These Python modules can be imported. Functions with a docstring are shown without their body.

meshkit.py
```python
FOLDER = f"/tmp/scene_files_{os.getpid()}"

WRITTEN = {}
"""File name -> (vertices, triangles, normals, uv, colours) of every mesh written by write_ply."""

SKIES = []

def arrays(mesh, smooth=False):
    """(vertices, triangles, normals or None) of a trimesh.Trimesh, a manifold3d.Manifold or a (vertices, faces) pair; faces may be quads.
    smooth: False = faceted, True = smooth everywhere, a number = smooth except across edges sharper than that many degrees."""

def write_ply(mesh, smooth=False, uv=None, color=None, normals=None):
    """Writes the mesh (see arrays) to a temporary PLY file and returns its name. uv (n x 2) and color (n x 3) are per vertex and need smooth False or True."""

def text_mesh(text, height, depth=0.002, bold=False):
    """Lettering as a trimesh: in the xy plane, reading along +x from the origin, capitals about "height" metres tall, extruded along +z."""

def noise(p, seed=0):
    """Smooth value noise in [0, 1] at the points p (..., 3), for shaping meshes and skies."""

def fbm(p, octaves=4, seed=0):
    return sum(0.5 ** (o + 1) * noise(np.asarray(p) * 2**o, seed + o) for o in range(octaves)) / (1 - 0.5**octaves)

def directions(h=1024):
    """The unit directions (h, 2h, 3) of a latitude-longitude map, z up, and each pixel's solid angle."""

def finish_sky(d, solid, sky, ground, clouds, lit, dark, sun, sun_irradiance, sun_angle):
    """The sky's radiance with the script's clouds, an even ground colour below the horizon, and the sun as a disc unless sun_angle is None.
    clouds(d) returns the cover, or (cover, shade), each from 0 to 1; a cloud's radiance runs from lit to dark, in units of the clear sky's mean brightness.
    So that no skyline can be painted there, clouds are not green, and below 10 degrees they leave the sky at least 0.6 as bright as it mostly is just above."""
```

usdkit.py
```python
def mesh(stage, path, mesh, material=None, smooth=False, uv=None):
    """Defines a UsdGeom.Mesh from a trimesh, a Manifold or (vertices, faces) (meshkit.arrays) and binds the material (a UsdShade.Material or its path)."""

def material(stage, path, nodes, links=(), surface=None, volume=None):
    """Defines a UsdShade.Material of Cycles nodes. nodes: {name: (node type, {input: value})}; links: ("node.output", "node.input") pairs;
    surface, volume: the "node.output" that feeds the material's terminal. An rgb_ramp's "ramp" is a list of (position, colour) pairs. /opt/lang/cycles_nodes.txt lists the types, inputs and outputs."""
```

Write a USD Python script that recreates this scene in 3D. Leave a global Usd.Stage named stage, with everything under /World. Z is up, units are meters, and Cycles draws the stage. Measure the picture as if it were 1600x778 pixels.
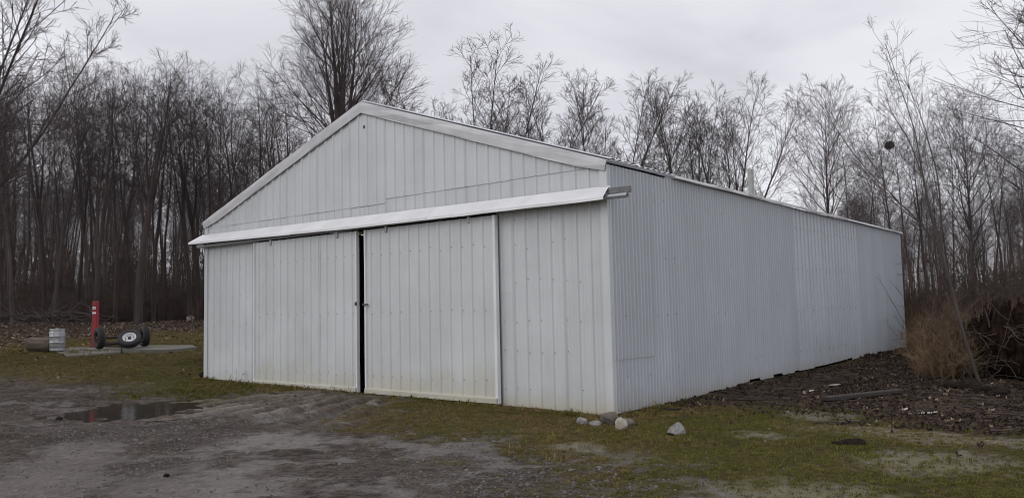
import math, random
import numpy as np, trimesh, shapely
from shapely.geometry import Polygon
from pxr import Usd, UsdGeom, UsdLux, UsdShade, Sdf, Gf, Vt
import usdkit, meshkit

stage = Usd.Stage.CreateInMemory()
UsdGeom.SetStageUpAxis(stage, UsdGeom.Tokens.z)
UsdGeom.SetStageMetersPerUnit(stage, 1.0)
UsdGeom.Xform.Define(stage, '/World')

# ------------------------------------------------------------------ camera, sky, sun, exposure
CAM = np.array([6.587, -10.719, 1.6])
RIGHT = np.array([0.78361, 0.62087, -0.02185])
UP = np.array([0.06468, -0.04655, 0.99682])
FWD = np.array([-0.61788, 0.78253, 0.07664])
FPX = 1277.68                                   # focal length in pixels of the 1600 px wide photograph
camera = UsdGeom.Camera.Define(stage, '/World/camera')
camera.AddTransformOp().Set(Gf.Matrix4d(*RIGHT, 0, *UP, 0, *(-FWD), 0, *CAM, 1))
camera.CreateFocalLengthAttr(FPX / 1600 * 36)
camera.CreateHorizontalApertureAttr(36.0)
camera.CreateVerticalApertureAttr(36.0 * 497 / 1024)
camera.CreateClippingRangeAttr(Gf.Vec2f(0.1, 2000))
camera.CreateExposureAttr(0.0)

SUN = np.array([-0.22, -0.80, 0.58]); SUN /= np.linalg.norm(SUN)
SKY_STRENGTH, CLOUD = 0.1, 8.2
skymat = usdkit.material(stage, '/World/Looks/overcast_sky', {
    'sky': ('sky_texture', {'sky_type': 'single_scattering', 'sun_disc': False, 'sun_elevation': math.asin(SUN[2]), 'sun_rotation': math.atan2(SUN[0], SUN[1])}),
    'tc': ('texture_coordinate', {}),
    'sep': ('separate_xyz', {}),
    'zc': ('math', {'math_type': 'maximum', 'value2': 0.0}),
    'map': ('mapping', {'scale': (1.0, 1.0, 3.2)}),
    'n1': ('noise_texture', {'scale': 2.1, 'detail': 5.0, 'roughness': 0.5, 'distortion': 0.5}),
    'tone': ('rgb_ramp', {'ramp': [(0.30, (0.76, 0.765, 0.83)), (0.44, (0.90, 0.90, 0.965)), (0.55, (1.0, 1.0, 1.06)), (0.70, (1.09, 1.09, 1.14))]}),
    'lift': ('map_range', {'from_min': 0.0, 'from_max': 1.0, 'to_min': 0.97, 'to_max': 1.12, 'clamp': True}),
    'mul': ('vector_math', {'math_type': 'scale'}),
    'mul2': ('vector_math', {'math_type': 'scale', 'scale': CLOUD}),
    'mix': ('mix', {'fac': 0.95}),
    'bg': ('background_shader', {'strength': SKY_STRENGTH}),
},
   [('tc.generated', 'sep.vector'), ('sep.z', 'zc.value1'), ('tc.generated', 'map.vector'), ('map.vector', 'n1.vector'),
    ('n1.fac', 'tone.fac'), ('zc.value', 'lift.value'), ('tone.color', 'mul.vector1'), ('lift.result', 'mul.scale'), ('mul.vector', 'mul2.vector1'),
    ('sky.color', 'mix.color1'), ('mul2.vector', 'mix.color2'), ('mix.color', 'bg.color')], surface='bg.background')
dome = UsdLux.DomeLight.Define(stage, '/World/sky')
UsdShade.MaterialBindingAPI.Apply(dome.GetPrim()).Bind(skymat)
sun = UsdLux.DistantLight.Define(stage, '/World/sun')
sun.CreateIntensityAttr(0.20); sun.CreateAngleAttr(40.0); sun.CreateNormalizeAttr(True); sun.CreateColorAttr(Gf.Vec3f(1.0, 0.985, 0.97))
_z = Gf.Vec3d(*SUN)
sun.AddTransformOp().Set(Gf.Matrix4d(Gf.Rotation(Gf.Vec3d(0, 0, 1), _z), Gf.Vec3d(0, 0, 0)))

# ------------------------------------------------------------------ helpers
USED = {}
def numbered(parent, name):
    k = (parent, name); n = USED.get(k, 0); USED[k] = n + 1
    return f'{parent}/{name}' if n == 0 else f'{parent}/{name}_{n:03d}'

def tag(p, label=None, cat=None, group=None, kind=None):
    for k, v in (('label', label), ('category', cat), ('group', group), ('kind', kind)):
        if v: p.SetCustomDataByKey(k, v)
    return p

def thing(name, label, cat, loc=(0, 0, 0), rz=0.0, scale=1.0, group=None):
    x = UsdGeom.Xform.Define(stage, numbered('/World', name))
    x.AddTranslateOp().Set(Gf.Vec3d(*map(float, loc)))
    x.AddRotateZOp().Set(float(rz))
    x.AddScaleOp().Set(Gf.Vec3f(*(map(float, scale) if np.ndim(scale) else (scale,) * 3)))
    return tag(x.GetPrim(), label, cat, group)

def copy_of(first, name, label, cat, loc, rz=0.0, scale=1.0, group=None):
    p = thing(name, label, cat, loc, rz, scale, group)
    p.GetReferences().AddInternalReference(first.GetPath()); p.SetInstanceable(True)
    return p

def part(name, mesh, mat, parent=None, smooth=False, label=None):
    path = numbered(str(parent.GetPath()) if parent else '/World', name)
    p = usdkit.mesh(stage, path, mesh, mat, smooth=smooth).GetPrim()
    if label: p.SetCustomDataByKey('label', label)
    return p

def group_part(name, parent, label=None):
    p = UsdGeom.Xform.Define(stage, numbered(str(parent.GetPath()), name)).GetPrim()
    if label: p.SetCustomDataByKey('label', label)
    return p

def lin(c): return tuple((v / 12.92 if v <= .04045 else ((v + .055) / 1.055) ** 2.4) for v in c)

def bearing(px, d):
    """Ground-plan point d metres from where the photographer stood, on the bearing of photo column px at eye level."""
    lo, hi = 0.0, 778.0
    for _ in range(40):
        m = (lo + hi) / 2
        if (FWD + (px - 800) / FPX * RIGHT - (m - 389) / FPX * UP)[2] > 0: lo = m
        else: hi = m
    q = FWD + (px - 800) / FPX * RIGHT - (lo - 389) / FPX * UP
    q = q[:2] / np.linalg.norm(q[:2])
    return CAM[:2] + q * d

def cat(ms): return trimesh.util.concatenate([trimesh.Trimesh(*m, process=False) if isinstance(m, tuple) else m for m in ms])

def box(x0, x1, y0, y1, z0, z1):
    b = trimesh.creation.box(extents=(x1 - x0, y1 - y0, z1 - z0)); b.apply_translation(((x0 + x1) / 2, (y0 + y1) / 2, (z0 + z1) / 2)); return b

def bbox(x0, x1, y0, y1, z0, z1, r=0.008):
    """Box with chamfered edges."""
    c = np.array([(x0 + x1) / 2, (y0 + y1) / 2, (z0 + z1) / 2]); h = np.array([x1 - x0, y1 - y0, z1 - z0]) / 2
    r = min(r, h.min() * .45); P = []
    for s in np.ndindex(2, 2, 2):
        s = np.array(s) * 2 - 1
        for k in range(3):
            v = s * (h - r); v[k] = s[k] * h[k]; P.append(c + v)
    return trimesh.convex.convex_hull(np.array(P))

def lathe(profile, n=40):
    return trimesh.creation.revolve(np.array(profile, float), sections=n)

def rot(axis, deg): return trimesh.transformations.rotation_matrix(math.radians(deg), axis)

def orient(d):
    """4x4 turning +z onto d."""
    return trimesh.geometry.align_vectors([0, 0, 1], d)

def smoothstep(a, b, x):
    t = np.clip((x - a) / (b - a), 0, 1); return t * t * (3 - 2 * t)

def n2(x, y, s, seed=0, octaves=3):
    return meshkit.fbm(np.stack([np.asarray(x, float) * s + 100, np.asarray(y, float) * s + 100, np.zeros_like(np.asarray(x, float)) + .5], -1), octaves, seed)

def tubes(polys):
    """Tapering tubes. polys: list of (points n x 3, radii n, sides); batched by (n, sides)."""
    groups = {}
    for p, r, s in polys: groups.setdefault((len(p), s), []).append((p, r))
    V, Fs, base = [], [], 0
    for (n, s), items in groups.items():
        P = np.array([i[0] for i in items], float); R = np.array([i[1] for i in items], float); b = len(P)
        T = np.gradient(P, axis=1); T /= np.maximum(np.linalg.norm(T, axis=-1, keepdims=True), 1e-9)
        ref = np.where(np.abs(T[:, :1, 2:3]) < .8, np.array([[[0, 0, 1.]]]), np.array([[[1., 0, 0]]]))
        A = np.cross(T, np.broadcast_to(ref, T.shape)); A /= np.maximum(np.linalg.norm(A, axis=-1, keepdims=True), 1e-9)
        Bn = np.cross(T, A)
        a = np.arange(s) / s * 2 * np.pi
        v = P[:, :, None] + R[:, :, None, None] * (np.cos(a)[None, None, :, None] * A[:, :, None] + np.sin(a)[None, None, :, None] * Bn[:, :, None])
        idx = np.arange(n * s).reshape(n, s)
        q = np.stack([idx[:-1], np.roll(idx[:-1], -1, 1), np.roll(idx[1:], -1, 1), idx[1:]], -1).reshape(-1, 4)
        f = np.concatenate([q[:, [0, 2, 1]], q[:, [0, 3, 2]]])
        Fs.append((f[None] + (np.arange(b) * n * s)[:, None, None] + base).reshape(-1, 3)); V.append(v.reshape(-1, 3)); base += b * n * s
    return trimesh.Trimesh(np.concatenate(V), np.concatenate(Fs), process=False)

def lump(rng, r, flat=1.0, rough=.35, sub=2, seed=0):
    m = trimesh.creation.icosphere(subdivisions=sub); v = m.vertices.copy()
    d = meshkit.fbm(v * 1.3 + 20 + seed * 7.3, 4, seed) - .5
    v = v * (1 + rough * 2 * d)[:, None]
    for _ in range(5):                                           # a few broken-off facets
        n = rng.normal(size=3); n /= np.linalg.norm(n); k = rng.uniform(.72, .95); e = v @ n - k
        v = v - np.maximum(e, 0)[:, None] * n * .9
    v = v * np.array(r) * np.array([1, 1, flat]); v[:, 2] -= v[:, 2].min()
    return trimesh.Trimesh(v, m.faces, process=False)

def instancer(name, parent_path, protos, mats, pos, quat, scl, ids):
    """A PointInstancer with its prototypes inside it."""
    pi = UsdGeom.PointInstancer.Define(stage, f'{parent_path}/{name}' if parent_path else f'/World/{name}')
    rel = pi.CreatePrototypesRel()
    for k, (m, mt) in enumerate(zip(protos, mats)):
        p = f'{pi.GetPath()}/{name}_piece_{k + 1:03d}'
        usdkit.mesh(stage, p, m, mt); rel.AddTarget(p)
    pi.CreatePositionsAttr(Vt.Vec3fArray.FromNumpy(np.asarray(pos, np.float32)))
    pi.CreateProtoIndicesAttr(Vt.IntArray.FromNumpy(np.asarray(ids, np.int32)))
    pi.CreateScalesAttr(Vt.Vec3fArray.FromNumpy(np.asarray(scl, np.float32)))
    pi.CreateOrientationsAttr(Vt.QuathArray([Gf.Quath(float(a), float(b), float(c), float(d)) for a, b, c, d in quat]))
    return pi.GetPrim()

def spin(n, rng, tilt=.15):
    """n quaternions (w, x, y, z): a turn about z after a small tilt."""
    a = rng.uniform(0, 2 * np.pi, n); t = rng.normal(0, tilt, n); b = rng.uniform(0, 2 * np.pi, n)
    qz = np.stack([np.cos(a / 2), 0 * a, 0 * a, np.sin(a / 2)], -1); qt = np.stack([np.cos(t / 2), np.sin(t / 2) * np.cos(b), np.sin(t / 2) * np.sin(b), 0 * a], -1)
    w1, x1, y1, z1 = qt.T; w2, x2, y2, z2 = qz.T
    return np.stack([w1*w2-x1*x2-y1*y2-z1*z2, w1*x2+x1*w2+y1*z2-z1*y2, w1*y2-x1*z2+y1*w2+z1*x2, w1*z2+x1*y2-y1*x2+z1*w2], -1)

# ------------------------------------------------------------------ materials
def noisy(name, c1, c2, scale=6.0, rough=(.5, .7), bump=0.0, bscale=40.0, metallic=0.0, spec=.5, detail=6.0, lo=.35, hi=.65, stretch=(1, 1, 1), rand=0.0, bdist=.01):
    """Base colour between c1 and c2 by noise, roughness likewise, fine bump; rand varies brightness from object to object."""
    nodes = {'tc': ('texture_coordinate', {}), 'map': ('mapping', {'scale': stretch}),
             'n': ('noise_texture', {'scale': scale, 'detail': detail, 'roughness': .6}),
             'ramp': ('rgb_ramp', {'ramp': [(lo, c1), (hi, c2)]}),
             'rr': ('map_range', {'from_min': .3, 'from_max': .7, 'to_min': rough[0], 'to_max': rough[1], 'clamp': True}),
             'p': ('principled_bsdf', {'metallic': metallic, 'specular_ior_level': spec})}
    links = [('tc.object', 'map.vector'), ('map.vector', 'n.vector'), ('n.fac', 'ramp.fac'), ('n.fac', 'rr.value'), ('rr.result', 'p.roughness')]
    col = 'ramp.color'
    if rand:
        nodes |= {'oi': ('object_info', {}), 'rv': ('map_range', {'from_min': 0, 'from_max': 1, 'to_min': 1 - rand, 'to_max': 1 + rand}), 'sc': ('vector_math', {'math_type': 'scale'})}
        links += [('oi.random', 'rv.value'), ('ramp.color', 'sc.vector1'), ('rv.result', 'sc.scale')]; col = 'sc.vector'
    links.append((col, 'p.base_color'))
    if bump:
        nodes |= {'nb': ('noise_texture', {'scale': bscale, 'detail': 4.0}), 'b': ('bump', {'strength': bump, 'distance': bdist})}
        links += [('map.vector', 'nb.vector'), ('nb.fac', 'b.height'), ('b.normal', 'p.normal')]
    return usdkit.material(stage, f'/World/Looks/{name}', nodes, links, surface='p.BSDF')

def sheet_metal(name, base, dirt, rough, dirt_top, spec=.5, rand=.03, streak=.05, blotch=.06, metallic=0.0):
    """Painted sheet: faint blotches and run marks, splashed mud near the foot (world height), slight differences between sheets."""
    nodes = {'geo': ('geometry', {}), 'sep': ('separate_xyz', {}),
             'nb': ('noise_texture', {'scale': .9, 'detail': 5.0, 'roughness': .6}),
             'map': ('mapping', {'scale': (7, 7, .35)}), 'ns': ('noise_texture', {'scale': 1.0, 'detail': 4.0, 'roughness': .65}),
             'bl': ('map_range', {'from_min': .25, 'from_max': .75, 'to_min': 1 - blotch, 'to_max': 1 + blotch, 'clamp': True}),
             'st': ('map_range', {'from_min': .3, 'from_max': .7, 'to_min': 1 - streak, 'to_max': 1 + streak, 'clamp': True}),
             'm1': ('math', {'math_type': 'multiply'}), 'oi': ('object_info', {}),
             'rv': ('map_range', {'from_min': 0, 'from_max': 1, 'to_min': 1 - rand, 'to_max': 1 + rand}), 'm2': ('math', {'math_type': 'multiply'}),
             'sc': ('vector_math', {'math_type': 'scale', 'vector1': base}),
             'nd': ('noise_texture', {'scale': 2.2, 'detail': 6.0, 'roughness': .7}),
             'top': ('map_range', {'from_min': .2, 'from_max': .8, 'to_min': dirt_top * .35, 'to_max': dirt_top * 1.5, 'clamp': True}),
             'dv': ('math', {'math_type': 'divide'}), 'inv': ('math', {'math_type': 'subtract', 'value1': 1.0, 'use_clamp': True}),
             'pw': ('math', {'math_type': 'power', 'value2': 1.4}), 'amt': ('math', {'math_type': 'multiply', 'value2': .75}),
             'mix': ('mix', {'color2': dirt}),
             'rr': ('map_range', {'from_min': .3, 'from_max': .7, 'to_min': rough - .08, 'to_max': rough + .1, 'clamp': True}),
             'nf': ('noise_texture', {'scale': 3.0, 'detail': 2.0}), 'b': ('bump', {'strength': .12, 'distance': .02}),
             'p': ('principled_bsdf', {'specular_ior_level': spec, 'metallic': metallic})}
    links = [('geo.position', 'sep.vector'), ('geo.position', 'nb.vector'), ('geo.position', 'map.vector'), ('map.vector', 'ns.vector'), ('nb.fac', 'bl.value'), ('ns.fac', 'st.value'),
             ('bl.result', 'm1.value1'), ('st.result', 'm1.value2'), ('oi.random', 'rv.value'), ('m1.value', 'm2.value1'), ('rv.result', 'm2.value2'), ('m2.value', 'sc.scale'),
             ('geo.position', 'nd.vector'), ('nd.fac', 'top.value'), ('sep.z', 'dv.value1'), ('top.result', 'dv.value2'), ('dv.value', 'inv.value2'), ('inv.value', 'pw.value1'), ('pw.value', 'amt.value1'),
             ('amt.value', 'mix.fac'), ('sc.vector', 'mix.color1'), ('mix.color', 'p.base_color'), ('nb.fac', 'rr.value'), ('rr.result', 'p.roughness'),
             ('geo.position', 'nf.vector'), ('nf.fac', 'b.height'), ('b.normal', 'p.normal')]
    return usdkit.material(stage, f'/World/Looks/{name}', nodes, links, surface='p.BSDF')

M = {}
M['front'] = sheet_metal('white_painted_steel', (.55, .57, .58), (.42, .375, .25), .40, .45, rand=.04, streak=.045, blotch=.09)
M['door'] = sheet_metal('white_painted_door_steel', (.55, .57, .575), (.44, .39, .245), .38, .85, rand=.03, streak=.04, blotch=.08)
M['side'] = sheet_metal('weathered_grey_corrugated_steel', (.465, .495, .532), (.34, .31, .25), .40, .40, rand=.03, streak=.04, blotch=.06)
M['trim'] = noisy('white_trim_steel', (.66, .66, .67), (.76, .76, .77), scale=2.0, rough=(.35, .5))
M['rake'] = noisy('rake_trim_steel', (.50, .50, .512), (.61, .61, .622), scale=2.0, rough=(.35, .5))
M['roof'] = noisy('galvanized_roof_steel', (.42, .43, .45), (.62, .63, .66), scale=3.0, rough=(.35, .55), metallic=.3)
M['galv'] = noisy('dull_galvanized_pipe', (.30, .31, .33), (.42, .43, .45), scale=14.0, rough=(.35, .55), metallic=.5)
M['grey_board'] = noisy('weathered_grey_board', (.10, .10, .10), (.24, .24, .24), scale=5.0, rough=(.7, .9), bump=.4, stretch=(1, 6, 6))
M['lumber'] = noisy('dark_old_lumber', (.016, .012, .010), (.050, .039, .032), scale=5.0, rough=(.7, .9), bump=.4, stretch=(1, 6, 6))
M['frame_wood'] = noisy('barn_frame_wood', (.16, .11, .07), (.25, .18, .12), scale=4.0, rough=(.7, .9))
M['screw'] = noisy('screw_steel', (.24, .23, .22), (.36, .35, .34), scale=30.0, rough=(.4, .6), metallic=.4)
M['latch'] = noisy('rusty_latch_steel', (.05, .045, .042), (.12, .10, .09), scale=30.0, rough=(.4, .6), metallic=.5)
M['flue'] = noisy('pale_flue_pipe', (.27, .28, .25), (.37, .38, .34), scale=6.0, rough=(.4, .6))
M['bark'] = noisy('dark_grey_brown_bark', (.030, .022, .021), (.072, .053, .047), scale=3.0, rough=(.85, .95), bump=.6, bscale=14.0, stretch=(1, 1, .25), rand=.3, bdist=.03)
M['twig'] = noisy('dark_twigs', (.034, .024, .024), (.062, .045, .044), scale=2.0, rough=(.8, .95), rand=.25)
M['bark_pale'] = noisy('pale_grey_bark', (.045, .036, .031), (.088, .074, .064), scale=2.5, rough=(.8, .95), bump=.5, bscale=14.0, stretch=(1, 1, .3), rand=.15, bdist=.02)
M['twig_pale'] = noisy('pale_twigs', (.046, .036, .033), (.082, .066, .060), scale=2.0, rough=(.8, .95))
M['brush'] = noisy('brown_brush', (.030, .020, .017), (.085, .056, .044), scale=1.2, rough=(.85, .95), rand=.35)
M['weed'] = noisy('dead_weed_stalks', (.105, .066, .036), (.225, .150, .088), scale=1.5, rough=(.85, .95), rand=.35)
M['rock_pale'] = noisy('pale_grey_field_stone', (.13, .125, .122), (.31, .30, .29), scale=9.0, rough=(.75, .9), bump=.5, bscale=40.0)
M['rock_tan'] = noisy('cream_field_stone', (.25, .225, .185), (.43, .395, .335), scale=10.0, rough=(.75, .9), bump=.5)
M['rock_brown'] = noisy('brown_field_stone', (.07, .058, .047), (.17, .145, .12), scale=9.0, rough=(.75, .9), bump=.5)
M['clod'] = noisy('dark_wet_earth', (.009, .007, .006), (.028, .020, .015), scale=16.0, rough=(.85, 1.0), spec=.12, bump=.8, bscale=50.0)
M['rot'] = noisy('black_rotten_wood', (.008, .005, .004), (.034, .020, .014), scale=7.0, rough=(.9, 1.0), spec=.08)
M['concrete'] = noisy('old_stained_concrete', (.085, .080, .062), (.19, .178, .148), scale=1.8, rough=(.7, .9), bump=.3, bscale=60.0)
M['rubber'] = noisy('weathered_black_rubber', (.014, .014, .016), (.030, .030, .033), scale=10.0, rough=(.6, .8))
M['rim_white'] = noisy('white_painted_rim', (.62, .62, .62), (.78, .78, .78), scale=12.0, rough=(.35, .5))
M['rust'] = noisy('rusty_black_steel', (.022, .017, .015), (.075, .045, .030), scale=12.0, rough=(.6, .85), metallic=.3)
M['red'] = noisy('faded_red_paint', (.20, .012, .018), (.30, .022, .030), scale=5.0, rough=(.45, .6))
M['white_mark'] = noisy('white_sticker', (.70, .70, .70), (.80, .80, .80), scale=5.0, rough=(.4, .5))
M['keg'] = noisy('brushed_keg_steel', (.30, .30, .31), (.42, .42, .435), scale=8.0, rough=(.30, .45), metallic=.75)
M['log_bark'] = noisy('brown_log_bark', (.075, .056, .044), (.18, .14, .11), scale=6.0, rough=(.8, .95), bump=.7, bscale=22.0, stretch=(.5, 2, 2))
M['log_end'] = noisy('cut_log_end', (.07, .05, .035), (.16, .12, .085), scale=14.0, rough=(.8, .95))
M['chip'] = noisy('bleached_wood_chip', (.36, .345, .32), (.62, .60, .57), scale=14.0, rough=(.6, .8))
M['nest'] = noisy('nest_twigs', (.025, .02, .018), (.05, .04, .035), scale=8.0, rough=(.9, .98))
M['vine'] = noisy('grey_vine', (.06, .05, .044), (.12, .103, .09), scale=4.0, rough=(.8, .95))
M['weed_dark'] = noisy('dark_dead_weed_stalks', (.050, .031, .020), (.12, .077, .048), scale=1.5, rough=(.85, .95), rand=.35)
M['grass_green'] = noisy('mossy_green_grass', (.078, .080, .014), (.135, .128, .028), scale=.6, rough=(.6, .8), rand=.35, spec=.12)
M['grass_olive'] = noisy('olive_grass', (.100, .085, .022), (.160, .135, .042), scale=.6, rough=(.6, .8), rand=.35, spec=.12)
M['grass_dead'] = noisy('dead_straw_grass', (.15, .098, .038), (.23, .165, .075), scale=.6, rough=(.65, .85), rand=.35, spec=.12)
M['leaf_brown'] = noisy('brown_fallen_leaf', (.055, .037, .024), (.125, .085, .055), scale=9.0, rough=(.7, .9), spec=.25, rand=.45)
M['leaf_pale'] = noisy('pale_fallen_leaf', (.24, .18, .13), (.44, .36, .28), scale=9.0, rough=(.6, .85), rand=.35)
M['leaf_dark'] = noisy('dark_wet_leaf', (.022, .015, .012), (.045, .032, .026), scale=9.0, rough=(.7, .9), spec=.25, rand=.4)
M['gravel_stone'] = noisy('gravel_stone', (.058, .050, .046), (.165, .150, .140), scale=5.0, rough=(.6, .85), rand=.45)

# ------------------------------------------------------------------ ground: shape and cover
_ctrl = [(0, 0, 0.0), (-2, 0, .05), (-5.5, .2, .105), (-9, 0, .13), (-11.1, 0, .175), (0.2, 9, .08), (.2, 18, .16), (-11.1, 12, .55), (2, -5, 0), (6.5, -10.7, 0), (-2, -8, 0), (-7, -3.6, .06), (-12, -5, .12),
         (5.6, -3, .02), (4.3, 6, .05), (2.5, 15, .16), (3.7, .5, .02), (8, 5, .1), (-14, -1, .40), (-15.5, 1.2, .66), (-5.5, 9, .15)]
for px, d, z in [(193, 26.5, .77), (70, 26.5, .80), (300, 24.5, .72), (-60, 26, .85), (20, 45, 1.55), (217, 45, 1.46), (300, 45, 1.5), (-150, 45, 1.7), (100, 85, 1.9), (500, 60, 1.4), (900, 80, .9),
                 (1450, 40, .45), (1600, 30, .25), (1300, 80, .7), (1700, 60, .5), (330, 36, 1.15), (420, 45, 1.3)]:
    _p = bearing(px, d); _ctrl.append((_p[0], _p[1], z))
_ctrl = np.array(_ctrl)
PUD = Polygon([(-7.74, -4.67), (-8.29, -4.06), (-8.85, -3.47), (-9.01, -2.79), (-8.32, -2.3), (-7.7, -1.97), (-6.93, -2.44), (-5.6, -3.35), (-6.12, -3.8), (-6.29, -4.27), (-6.89, -4.55)]).buffer(.22)
WATER_Z = .030
FILMS = [((2.63, -.83), .30), ((2.57, 1.2), .40), ((4.76, -1.65), .62), ((4.14, -3.84), .62), ((-3.07, -6.73), .6), ((-3.95, -6.0), .45), ((-2.1, -7.36), .7), ((-.76, -6.54), .8), ((1.16, -2.74), .25), ((-5.84, -2.87), .6), ((-2.33, -4.45), .6), ((5.3, .0), .4)]
DRIVE = Polygon([(-60, -9), (-14.83, -3.83), (-14.31, -3.3), (-13.07, -2.75), (-11.84, -2.25), (-9.94, -1.85), (-8.58, -1.65), (-7.67, -1.0), (-7.2, -.1), (-5.9, -.1), (-5.0, -.2), (-4.0, -.95), (-2.89, -2.49), (-.81, -3.48), (.6, -3.67), (1.78, -3.65), (3.02, -4.52), (6, -6), (9, -30), (-60, -30)])
LITTER = Polygon([(-.1, 1.4), (.36, 2.3), (1.59, 1.55), (2.55, 1.5), (3.72, 1.0), (4.61, .3), (5.3, -.1), (9, -1.2), (60, 0), (60, 90), (-60, 150), (-60, 60), (-13, 40), (-.1, 22)])
WOODS = Polygon([tuple(bearing(p, d)) for p, d in [(-500, 30), (-200, 32), (0, 33.5), (150, 34.5), (320, 35), (420, 33), (600, 36), (600, 400), (-500, 400)]])

def sd(poly, x, y):
    P = shapely.points(np.stack([x, y], -1)); return np.where(shapely.contains(poly, P), 1, -1) * shapely.distance(poly.exterior, P)

def covers(x, y):
    """Soft weights from 0 to 1 of grass, leaf litter, wet film and driveway at ground points."""
    big = (n2(x, y, .45, 1) - .5); mid = (n2(x, y, 1.9, 2) - .5); fine = n2(x, y, 7.0, 3, 2) - .5
    near = np.hypot(x + 3, y + 3) < 60
    drive = smoothstep(-1.0, .8, sd(DRIVE, x, y) + big * 2.6 + mid * 2.2 + fine * 2.0)
    litter = smoothstep(-2.0, 1.3, sd(LITTER, x, y) + big * 3.0 + mid * 2.0 + fine * 1.2)
    litter = np.maximum(litter, smoothstep(-3.5, 3.5, sd(WOODS, x, y) + big * 6 + mid * 3))
    wet = np.zeros_like(x)
    for (cx, cy), r in FILMS:
        wet = np.maximum(wet, smoothstep(-.45, .35, 1 - np.hypot((x - cx) * .85, y - cy) / r + big * 1.0 + mid * 1.6 + fine * 1.6))
    wet = np.maximum(wet, .85 * drive * smoothstep(.11, .24, big + .9 * mid + .5 * fine))
    grass = (1 - drive) * (1 - litter) * (1 - .6 * wet) * smoothstep(-.34, -.02, big * .3 + mid * .9 + fine * .35 + .14 + .25 * smoothstep(-9, -12, x))
    grass = np.maximum(grass, drive * .55 * smoothstep(.1, .3, mid - big) * smoothstep(-1.6, -.2, -sd(DRIVE, x, y)))
    return grass, litter * (1 - drive), wet, drive

def ridge(x, y):
    """Wheel ruts fanning out of the doorway, -1 to 1."""
    t = np.arctan2(x + 5.4, -(y - .8)); q = np.hypot(x + 5.4, y - .8)
    r = np.sin(t * 34 + (n2(x, y, .5, 7) - .5) * 5) * (.35 + 1.3 * n2(t * 5, q * .5, 1.4, 17))
    return np.clip(np.sign(r) * np.abs(r) ** .8, -1, 1) * smoothstep(.9, 1.5, q) * smoothstep(5.6, 3.2, q) * smoothstep(1.0, .7, np.abs(t + .05)) * smoothstep(.1, -.25, y)

def base_z(x, y):
    x, y = np.asarray(x, float), np.asarray(y, float); num = np.zeros_like(x); den = np.zeros_like(x)
    for cx, cy, z in _ctrl:
        w = 1 / ((x - cx) ** 2 + (y - cy) ** 2 + 1.5) ** 1.7; num += w * z; den += w
    return num / den

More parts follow.
